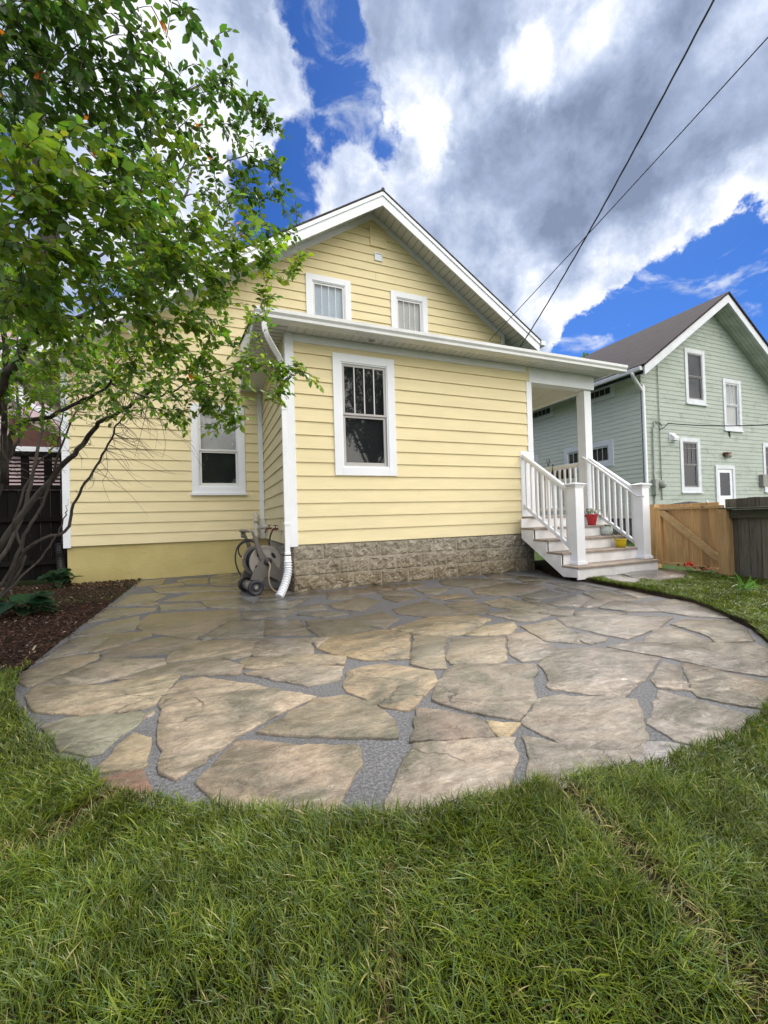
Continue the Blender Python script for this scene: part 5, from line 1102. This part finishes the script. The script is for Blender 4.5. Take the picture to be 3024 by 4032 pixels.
# ================================================================== TREES
def Dp(x,y,d): return at(x*1.8228,y*1.8228,d)              # photo viewed 1659 wide
def limb(mb,pts,r0,r1,n=8,k=5,wob=.012,rr=random):
    P=smoothpts([Vector(p) for p in pts],k); m=len(P)
    P=[p+Vector((rr.gauss(0,wob),rr.gauss(0,wob),rr.gauss(0,wob)))*(0 if i in (0,m-1) else 1)*.6 for i,p in enumerate(P)]
    R=[r0+(r1-r0)*(i/(m-1))**.8 for i in range(m)]; mb.tube(P,R,n); return P,R
def grow(name,label,group,base,limbs,blobs,leaf_len,pal,seed,matb,twig_r=(.0022,.0009),perleaf=9,dens=1.0,lw=.54,bare=()):
    """limbs: (points, r0, r1); blobs: (centre, radius, number of twigs)"""
    rr=random.Random(seed); rng=np.random.default_rng(seed); t_=thing(name,label,'tree',base,group)
    tr=MB(); nodes=[]
    for i,(pts,r0,r1) in enumerate(limbs):
        P,R=limb(tr,pts,r0*.80,r1*.8,8 if r0>.012 else 6,5,.010,rr); nodes += [tuple(p) for p in P]
    tr.build('trunk',matb,t_,True)
    anc=[]
    for c,r,nn in blobs:
        for _ in range(int(nn*dens)):
            v=Vector((rr.gauss(0,1),rr.gauss(0,1),rr.gauss(0,1))).normalized()*r*rr.random()**.45; anc.append(Vector(c)+v)
    NA=np.array(nodes); dist=[float(np.min(np.linalg.norm(NA-np.array(a),axis=1))) for a in anc]
    order=np.argsort(dist); pool=np.zeros((len(nodes)+len(anc)*3,3)); pool[:len(nodes)]=NA; cnt=len(nodes); tw=MB(); V=[];Cc=[]
    for i in order:
        a=anc[i]; d=np.linalg.norm(pool[:cnt]-np.array(a),axis=1); j=int(np.argmin(d+ (d<.10)*5)); s=Vector(pool[j]); L_=(a-s).length
        if L_<.03: continue
        mid=s.lerp(a,.5)+Vector((rr.gauss(0,.07),rr.gauss(0,.07),rr.gauss(0,.05)+.05))*L_; q1=s.lerp(mid,.5)+Vector((rr.gauss(0,.02),rr.gauss(0,.02),rr.gauss(0,.02)))*L_
        thick=min(twig_r[0]*(1+2.2*L_),.009)
        P=smoothpts([s,mid,a],3); tw.tube(P,[thick+(twig_r[1]-thick)*k_/(len(P)-1) for k_ in range(len(P))],4,False)
        pool[cnt]=mid; pool[cnt+1]=a; cnt+=2
        end=(a-mid).normalized(); n_=max(3,int(perleaf*rr.uniform(.6,1.3))); span=min(L_,.05*n_*leaf_len/.06*.55)
        tone=rr.uniform(.75,1.2); pc=pal[rr.randrange(len(pal))]
        for k_ in range(n_):
            f=1-(k_/n_)*span/max(L_,1e-3); f=max(f,0.0); q=s.lerp(mid,f*2) if f<.5 else mid.lerp(a,f*2-1)
            side=end.cross(Vector((0,0,1))); side=side if side.length>.1 else Vector((1,0,0)); side=side.normalized()*(1 if k_%2 else -1)
            dv=end*rr.uniform(.3,1.0)+side*rr.uniform(.4,1.1)+Vector((0,0,rr.uniform(-.55,.25)))+Vector((rr.gauss(0,.2),rr.gauss(0,.2),rr.gauss(0,.2)))
            if k_==0: dv=end+Vector((0,0,-.2))
            pc2=pc if rr.random()<.8 else pal[rr.randrange(len(pal))]; col=tuple(c*tone*rr.uniform(.85,1.15) for c in pc2)
            if rr.random()<.0035: col=(.62,.16,.025)
            l_=leaf_len*rr.uniform(.65,1.15); nm=Vector((rr.gauss(0,.55),rr.gauss(0,.55),1)); dvn=dv.normalized()
            leafquad(V,Cc,q+dvn*leaf_len*.14,dv,nm,l_,l_*lw,col,.22)
    # bare twigs low inside the crown
    for c,r,nn in bare:
        for _ in range(nn):
            a=Vector(c)+Vector((rr.gauss(0,1),rr.gauss(0,1),rr.gauss(0,1)))*r*.6; d=np.linalg.norm(NA-np.array(a),axis=1); s=Vector(NA[int(np.argmin(d))])
            pts=[s,s.lerp(a,.35)+Vector((rr.gauss(0,.02),rr.gauss(0,.02),rr.gauss(0,.03))),s.lerp(a,.7)+Vector((rr.gauss(0,.03),rr.gauss(0,.03),rr.gauss(0,.03))),a]
            tw.tube(smoothpts(pts,3),[.0032,.0030,.0028,.0025,.0022,.002,.0018,.0015,.0013,.001],4,False)
    tw.build('twigs',matb,t_,True); leafmesh('crown',V,Cc,t_); return t_
PALA=[(.12,.195,.020),(.15,.225,.025),(.09,.16,.024),(.18,.245,.035),(.065,.13,.035),(.12,.20,.055)]
PALB=[(.045,.09,.024),(.055,.11,.026),(.065,.125,.03),(.04,.08,.03),(.09,.15,.035)]
ba=Vector((-2.35,5.9,0))
LA=[([ba,(-2.25,5.7,.5),onY(200,1885,5.3),onY(308,1771,5.0),onY(379,1679,4.8),onY(471,1619,4.6),onY(560,1570,4.4),onY(640,1500,4.2)],.045,.014),
    ([ba+Vector((.1,0,0)),onY(110,2160,5.6),onY(255,2090,5.5),onY(290,1985,5.4),onY(350,1880,5.2),onY(417,1770,5.0),onY(460,1674,4.8),onY(500,1630,4.7)],.026,.008),
    ([ba+Vector((-.05,-.05,0)),(-2.5,5.5,.6),onY(0,1900,4.9),onY(54,1690,4.6),onY(200,1640,4.4),onY(330,1570,4.2),onY(428,1522,4.0),onY(440,1450,3.8)],.040,.010),
    ([ba+Vector((-.1,-.1,0)),(-2.6,5.2,.8),onY(-60,1700,4.2),onY(0,1530,3.9),onY(70,1420,3.6),onY(110,1330,3.4),onY(180,1262,3.2),onY(184,1142,2.9),onY(163,1072,2.7),onY(108,996,2.5),onY(16,904,2.3)],.060,.014),
    ([onY(184,1255,3.15),onY(300,1250,3.1),onY(412,1251,3.1),onY(480,1210,3.1),onY(565,1155,3.2),onY(700,1110,3.3)],.020,.005),
    ([onY(185,1150,2.9),onY(280,1050,2.9),onY(380,950,2.9),onY(400,850,2.9),onY(425,735,2.9),onY(450,630,2.9)],.015,.004),
    ([onY(300,1030,2.9),onY(420,1000,3.0),onY(560,970,3.2),onY(680,955,3.4),onY(800,900,3.5)],.012,.004),
    ([onY(440,1510,3.9),onY(560,1560,3.9),onY(680,1540,3.9),onY(800,1490,3.8),onY(950,1440,3.7),onY(1120,1440,3.6),onY(1260,1490,3.5)],.013,.003),
    ([onY(15,1900,4.6),onY(20,1600,4.2),onY(18,1300,3.8),onY(10,1000,3.5)],.032,.020),
    ([ba+Vector((-.2,.2,0)),(-2.7,6.2,1.4),(-2.75,6.3,2.4),(-2.8,6.2,3.6),(-2.4,5.8,4.6)],.045,.02),
    ([ba+Vector((-.2,.1,0)),onY(60,2100,6.2),onY(120,1900,6.1),onY(170,1650,6.0),onY(165,1450,5.8),onY(200,1300,5.6)],.035,.012),
    ([ba+Vector((-.02,-.2,0)),onY(40,2250,5.6),onY(110,2080,5.4),onY(180,1960,5.3),onY(230,1780,5.1),onY(300,1620,5.0)],.030,.009),
    ([ba+Vector((-.15,-.3,0)),onY(-60,2200,5.4),onY(-20,2000,5.2),onY(30,1840,5.0),onY(75,1700,4.9),onY(60,1500,4.8)],.032,.012),
    ([ba+Vector((.02,-.1,0)),onY(90,2230,5.8),onY(60,2050,5.7),onY(130,1850,5.6),onY(220,1750,5.4),onY(250,1600,5.3)],.024,.007),
    ([ba+Vector((.05,-.25,0)),onY(60,2300,5.4),onY(180,2170,5.3),onY(235,2080,5.2),onY(265,2010,5.1)],.020,.006)]
def blob(x,y,d,rpx,n): return (Dp(x,y,d), rpx*d/896.0, n)
BA=[blob(50,420,2.3,85,34),blob(170,400,2.4,85,40),blob(290,440,2.6,80,40),blob(400,480,2.9,75,38),blob(500,520,3.2,70,34),blob(585,545,3.4,50,22),blob(645,565,3.5,30,8),
    blob(40,540,2.5,85,34),blob(170,550,2.6,90,40),blob(300,560,2.8,85,42),blob(420,590,3.0,75,40),blob(500,610,3.3,60,28),blob(565,620,3.5,40,12),
    blob(60,670,3.0,80,34),blob(190,680,3.0,80,38),blob(310,690,3.2,75,40),blob(410,700,3.3,65,34),blob(470,700,3.5,45,16),
    blob(470,790,3.4,60,30),blob(540,790,3.3,40,16),blob(590,810,3.25,38,16),blob(640,800,3.2,26,8),blob(690,828,3.15,16,4),blob(615,850,3.2,22,6),
    blob(400,810,3.5,70,38),blob(300,790,3.6,60,26),blob(455,860,3.6,50,32),blob(500,905,3.5,30,16),blob(420,900,3.6,38,14),blob(360,870,3.7,40,14),blob(200,780,3.8,60,14),blob(330,420,3.4,80,24),blob(100,760,3.6,55,20),blob(30,750,3.4,60,18),blob(230,760,3.6,60,26),blob(150,700,3.3,70,30),blob(30,640,2.9,80,30),blob(250,620,3.2,80,30),blob(360,640,3.3,80,30),blob(100,820,3.9,50,10),blob(250,830,3.9,45,12),blob(350,760,3.7,60,20),blob(470,560,3.5,60,16),blob(540,500,3.6,50,14),blob(370,340,3.0,50,10),blob(60,840,4.2,60,14),blob(150,830,4.2,60,16),blob(300,880,4.2,50,14),blob(220,880,4.3,45,10),blob(390,930,4.0,30,8),blob(470,920,3.7,35,10),blob(520,860,3.5,40,14),blob(30,900,4.4,50,8),blob(560,700,3.7,45,12),blob(590,860,3.4,25,6),blob(20,330,2.4,60,14),blob(120,330,2.6,70,16),blob(220,350,2.7,60,14),blob(20,830,4.6,70,26),blob(90,880,4.8,60,22),blob(30,940,4.9,60,18),blob(110,800,4.6,70,24),blob(190,830,4.6,50,16),blob(60,760,4.2,70,24),blob(250,800,4.3,55,20)]
grow('serviceberry_tree','multi stemmed tree leaning over the mulch bed, bright green leaves with a few orange ones',None,ba,LA,BA,.056,PALA,21,BARK,perleaf=8,lw=.62,dens=.95,bare=((onY(420,1620,4.7),.6,70),(onY(640,1700,4.5),.5,26),(onY(250,1600,4.8),.7,60),(onY(560,1850,4.9),.35,12),(onY(120,1650,4.9),.6,60),(onY(350,1530,4.4),.6,50)))
bb=Vector((-3.0,4.3,0))
LB=[([bb,(-2.7,4.0,1.5),onY(130,1100,3.6),onY(145,560,3.5),onY(141,235,3.4),onY(125,0,3.3),onY(120,-250,3.3)],.09,.03),
    ([onY(148,560,3.5),onY(180,541,3.5),onY(313,494,3.4),onY(439,462,3.4),onY(548,400,3.4),onY(674,376,3.5),onY(800,330,3.6)],.030,.008),
    ([onY(300,800,3.4),onY(470,752,3.5),onY(611,756,3.6),onY(720,776,3.7),onY(760,666,3.8),onY(870,643,3.9),onY(1000,600,4.0)],.022,.006),
    ([onY(147,520,3.5),onY(180,330,3.4),onY(240,120,3.2),onY(330,-40,3.0)],.022,.008),
    ([onY(130,1000,3.6),onY(200,860,3.6),onY(300,800,3.4)],.03,.022),
    ([onY(-40,900,3.2),onY(-20,500,3.0),onY(10,200,2.8),onY(60,-60,2.6)],.03,.01)]
BB=[blob(30,50,2.9,80,46),blob(120,40,2.9,75,46),blob(210,50,3.0,70,40),blob(285,60,3.1,45,16),blob(330,20,3.2,60,12),blob(400,8,3.3,30,5),
    blob(40,170,3.0,85,60),blob(150,160,3.0,75,50),blob(230,150,3.1,65,36),blob(285,190,3.2,50,20),
    blob(350,190,3.3,60,24),blob(430,170,3.4,45,14),blob(495,120,3.5,26,7),blob(500,190,3.5,45,16),blob(560,220,3.6,40,14),blob(595,250,3.6,26,6),
    blob(40,290,3.2,85,54),blob(140,290,3.2,80,50),blob(240,270,3.3,70,40),blob(340,280,3.4,65,34),blob(430,270,3.5,60,32),blob(510,290,3.6,55,28),blob(560,330,3.7,45,18),
    blob(590,370,3.8,34,10),blob(480,370,3.7,60,28),blob(560,420,3.8,50,20),blob(610,440,3.9,35,9),blob(400,370,3.6,60,26),blob(630,480,3.9,22,5),blob(320,360,3.5,55,20),blob(520,450,3.8,50,20),blob(590,490,3.9,35,12)]+[(Vector(c_),1.0,120) for c_ in ((-3.6,2.6,3.2),(-4.6,3.8,3.6),(-4.2,1.2,4.0),(-3.0,0.2,4.2),(-5.2,5.2,3.4),(-3.4,2.2,5.2),(-4.6,3.4,5.4),(-2.4,4.2,6.2),(-5.6,2.2,4.6))]  # the last blobs are unseen crown added off frame to darken the left
grow('shade_tree','taller dark leaved tree whose branches fill the upper left against the clouds',None,bb,LB,BB,.052,PALB,33,BARK,perleaf=8,lw=.60,dens=.64)
def far_tree(name,label,base,h,cr,n,leaf,pal,seed,cz=.62,group=None,trunk=True):
    rr=random.Random(seed); t_=thing(name,label,'tree',base,group); base=Vector(base); m=MB()
    limb(m,[base,base+Vector((.1,.1,h*.3)),base+Vector((-.1,0,h*.7))],h*.03,h*.012,8,4,.05,rr)
    bl=[]
    for k in range(26):
        a=rr.uniform(0,6.283); e=rr.uniform(-.7,1.2); c=base+Vector((0,0,h*cz))+Vector((math.cos(a)*math.cos(e),math.sin(a)*math.cos(e),math.sin(e)*1.1))*cr*rr.uniform(.35,.85); bl.append((c,cr*rr.uniform(.22,.40)))
        m.tube([base+Vector((0,0,h*rr.uniform(.25,.55))),c.lerp(base+Vector((0,0,h*.5)),.5)+Vector((0,0,.2)),c],[h*.010,h*.006,h*.003],5)
    m.build('trunk',BARK,t_,True); V=[];Cc=[]
    for k in range(n):
        c,r=bl[rr.randrange(len(bl))]; v=Vector((rr.gauss(0,1),rr.gauss(0,1),rr.gauss(0,1))).normalized(); q=c+v*r*rr.random()**.4; pc=pal[rr.randrange(len(pal))]
        leafquad(V,Cc,q,v+Vector((rr.gauss(0,.8),rr.gauss(0,.8),rr.gauss(0,.5))),(rr.gauss(0,.6),rr.gauss(0,.6),1),leaf*rr.uniform(.6,1.3),leaf*.75,tuple(x*rr.uniform(.75,1.25) for x in pc),.2)
    leafmesh('crown',V,Cc,t_)
PF=[(.045,.10,.02),(.06,.13,.025),(.035,.08,.02),(.08,.15,.03)]
far_tree('background_tree','bright green tree rising behind the left roof slope of the yellow house',(-1.5,22,0),15.5,3.6,7000,.24,PF,3,.72,'trees behind the houses')
far_tree('background_tree','tall dark green tree standing behind the lattice fence and pink house',(-8.2,15.5,0),12.5,3.6,7000,.22,PALB,5,.60,'trees behind the houses')
far_tree('background_tree','dark green tree seen between the pink house and the yellow house',(-5.2,24,0),11,3.2,4000,.24,PALB,9,.5,'trees behind the houses')
p=at(2297,1440,48); far_tree('background_tree','tiny distant treetop above the porch gutter by the brown roof',(p.x,p.y,0),p.z+.7,1.5,900,.35,PF,12,.9,'trees behind the houses')
# behind the camera: two trees mirrored in the windows, one added unseen for shade
far_tree('offcamera_tree','big leafy tree standing behind the photographer, mirrored in the window panes',(7.8,-9.5,0),9.8,3.6,7000,.22,PALB,14,.62)
far_tree('offcamera_tree','smaller leafy tree behind the photographer, mirrored in the lower left window',(.9,-9.0,0),7.6,2.6,4000,.20,PALB,16,.60)
far_tree('offcamera_tree','broad unseen tree behind the photographer, added to shade the left of the yard',(-5.6,-4.6,0),8.5,3.0,5000,.22,PALB,15,.62)
# ================================================================== CABLES
CAB=plain('black_cable',(.02,.02,.022),.5,.1,5,0); CABG=plain('grey_cable',(.10,.10,.11),.6,.1,5,0)
def sagline(a,b,s,n=40):
    a=Vector(a);b=Vector(b); return [a.lerp(b,i/n)-Vector((0,0,s*4*(i/n)*(1-i/n))) for i in range(n+1)]
# service drop: from the right rafter end up to a pole beyond the camera's right shoulder
A0=onY(2048,1366,7.46); B0=ray(2798,0)/ray(2798,0).z*5.6+Vector((0,0,CAMH)); B0.z+=.31; dirc=(B0-A0); B1=A0+dirc*1.6; B1.z-=.1
mid=onY(2315,820,5.9)
A1=onY(1925,1342,7.9)
P=sagline(A0,B1,.33,90)
m=MB()
for ph_ in (0,2.1,4.2):
    pts=[]
    for i,p in enumerate(P):
        th=i*.55+ph_; pts.append(p+Vector((math.cos(th)*.008,0,math.sin(th)*.008)))
    m.tube(pts,.0062,6)
tag(m.build('service_cable',CABG,None,True),'thick twisted cable rising from the right eave to the top right','cable')
B2=ray(3024,130)/ray(3024,130).z*5.4+Vector((0,0,CAMH)); Bf=A1+(B2-A1)*1.6
m=MB(); m.tube(sagline(A1,Bf,.05,40),.0085,6); tag(m.build('thin_cable',CABG,None,True),'thin straight grey wire crossing the thick twisted cable','cable')
a=onY(2250+740*.46655,1100+1270*.46655,8.3); b=onY(2250+815*.46655,1100+1215*.46655,8.2); c=onY(3024,1634,6.0)
m=MB(); m.tube([a,a.lerp(b,.5)+Vector((.03,0,-.02)),b],.014,6); m.tube(sagline(b,b+(c-b)*2.2,.25,40),.014,6); tag(m.build('house_cable',CAB,None,True),'black cable running right from the gable of the green house','cable')
# ================================================================== SMALL THINGS
gc=onY(2450+760*.346,1800+545*.346,5.6); m=MB(); b=Vector((gc.x,5.6,0)); 
t_=thing('covered_grill','black fabric covered grill standing behind the cedar gate','grill',b)
prof=[(-.62,.0,.0)]; m.box(b.x-.55,b.x+.62,5.3,5.85,.35,1.0); m.build('cover',CAB,t_,bevel=.10)
m=MB(); m.tube([b+Vector((-.55,0,1.0)),b+Vector((0,0,1.045)),b+Vector((.6,0,1.0))],.035,8); m.build('lid_ridge',CAB,t_,True)
for sx,sy in ((-1,-1),(1,-1),(1,1),(-1,1)):
    m=MB(); m.box(b.x+.03+sx*.5-.02,b.x+.03+sx*.5+.02,5.57+sy*.22-.02,5.57+sy*.22+.02,-.04,.36); m.build('leg',CAB,t_)
m=MB(); q=onY(2450+962*.346,1800+492*.346,5.4); m.tube([q+Vector((0,0,-.07)),q],.022,8); m.build('knob',W_TRIM,t_,True)
# clamp and wire ornament on the level railing
q=onX(*(2000+478*.37372,1750+250*.37372),6.19); m=MB(); m.tube([q+Vector((0,0,.07)),q+Vector((-.02,0,0)),q+Vector((-.02,0,-.10))],.010,6); m.tube([q+Vector((0,-.02,.06)),q+Vector((0,.03,.075))],.010,6); tag(m.build('clamp',CAB,None,True),'small black clamp gripping the level porch railing','clamp')
q=onX(*(2000+430*.37372,1750+228*.37372),6.2); m=MB(); rr=random.Random(2)
for k in range(9):
    a=rr.uniform(0,6.28); m.tube([q+Vector((0,rr.uniform(-.03,.03),0)),q+Vector((math.cos(a)*.02,math.sin(a)*.03,.06)),q+Vector((math.cos(a)*.03,math.sin(a)*.045,.10+rr.random()*.06))],.0035,4)
tag(m.build('wire_ornament',BARK_PALE,None,True),'small pale twig like ornament standing on the porch railing','ornament')
# black planter boxes beyond the level railing
for k,yy in enumerate((6.05,6.45)):
    t_=thing('planter_box','black planter box hung outside the porch railing, %s'%('nearer the column' if k==0 else 'farther from the column'),'planter',(6.33,yy,1.6),'planters on the porch railing')
    m=MB(); m.box(6.25,6.42,yy-.17,yy+.17,1.58,1.745); m.build('box',BLACKP,t_,bevel=.01); m=MB(); m.box(6.27,6.40,yy-.15,yy+.15,1.7455,1.75); m.build('potting_soil',SOIL,t_)
# toe of the photographer's shoe at the bottom edge
q=onZ(442,4022,.075); t_=thing('shoe','light grey toe of a shoe at the bottom edge of the lawn','shoe',(q.x,q.y-.14,.03))
m=MB(); b=len(m.v); nu,nv=14,20
for i in range(nu+1):
    a=i/nu
    for j in range(nv):
        th=2*math.pi*j/nv; L_=.14; X=q.x+math.sin(th)*.048*math.sin(min(1,a*1.15+.12)*math.pi*.5)*(1-.15*a); Yy=q.y-.0-a*.26+.0; r_=math.sin(min(1,a*2.2+.03)*math.pi*.5)
        m.v.append((q.x+math.sin(th)*.048*r_, q.y-.26*a, .05+.028*a+(math.cos(th)*.034*r_ if math.cos(th)>0 else math.cos(th)*.016)))
for i in range(nu):
    for j in range(nv): j2=(j+1)%nv; m.f.append((b+i*nv+j,b+i*nv+j2,b+(i+1)*nv+j2,b+(i+1)*nv+j)); m.m.append(0)
m.f.append(tuple(range(b,b+nv))); m.m.append(0); m.f.append(tuple(range(b+nu*nv,b+(nu+1)*nv))[::-1]); m.m.append(0)
m.build('upper',plain('grey_canvas',(.42,.41,.43),.8,.1,20,.3),t_,True)
m=MB(); m.box(q.x-.045,q.x+.045,q.y-.27,q.y-.015,.018,.036); m.build('sole',plain('shoe_sole',(.5,.5,.5),.6),t_,bevel=.012)
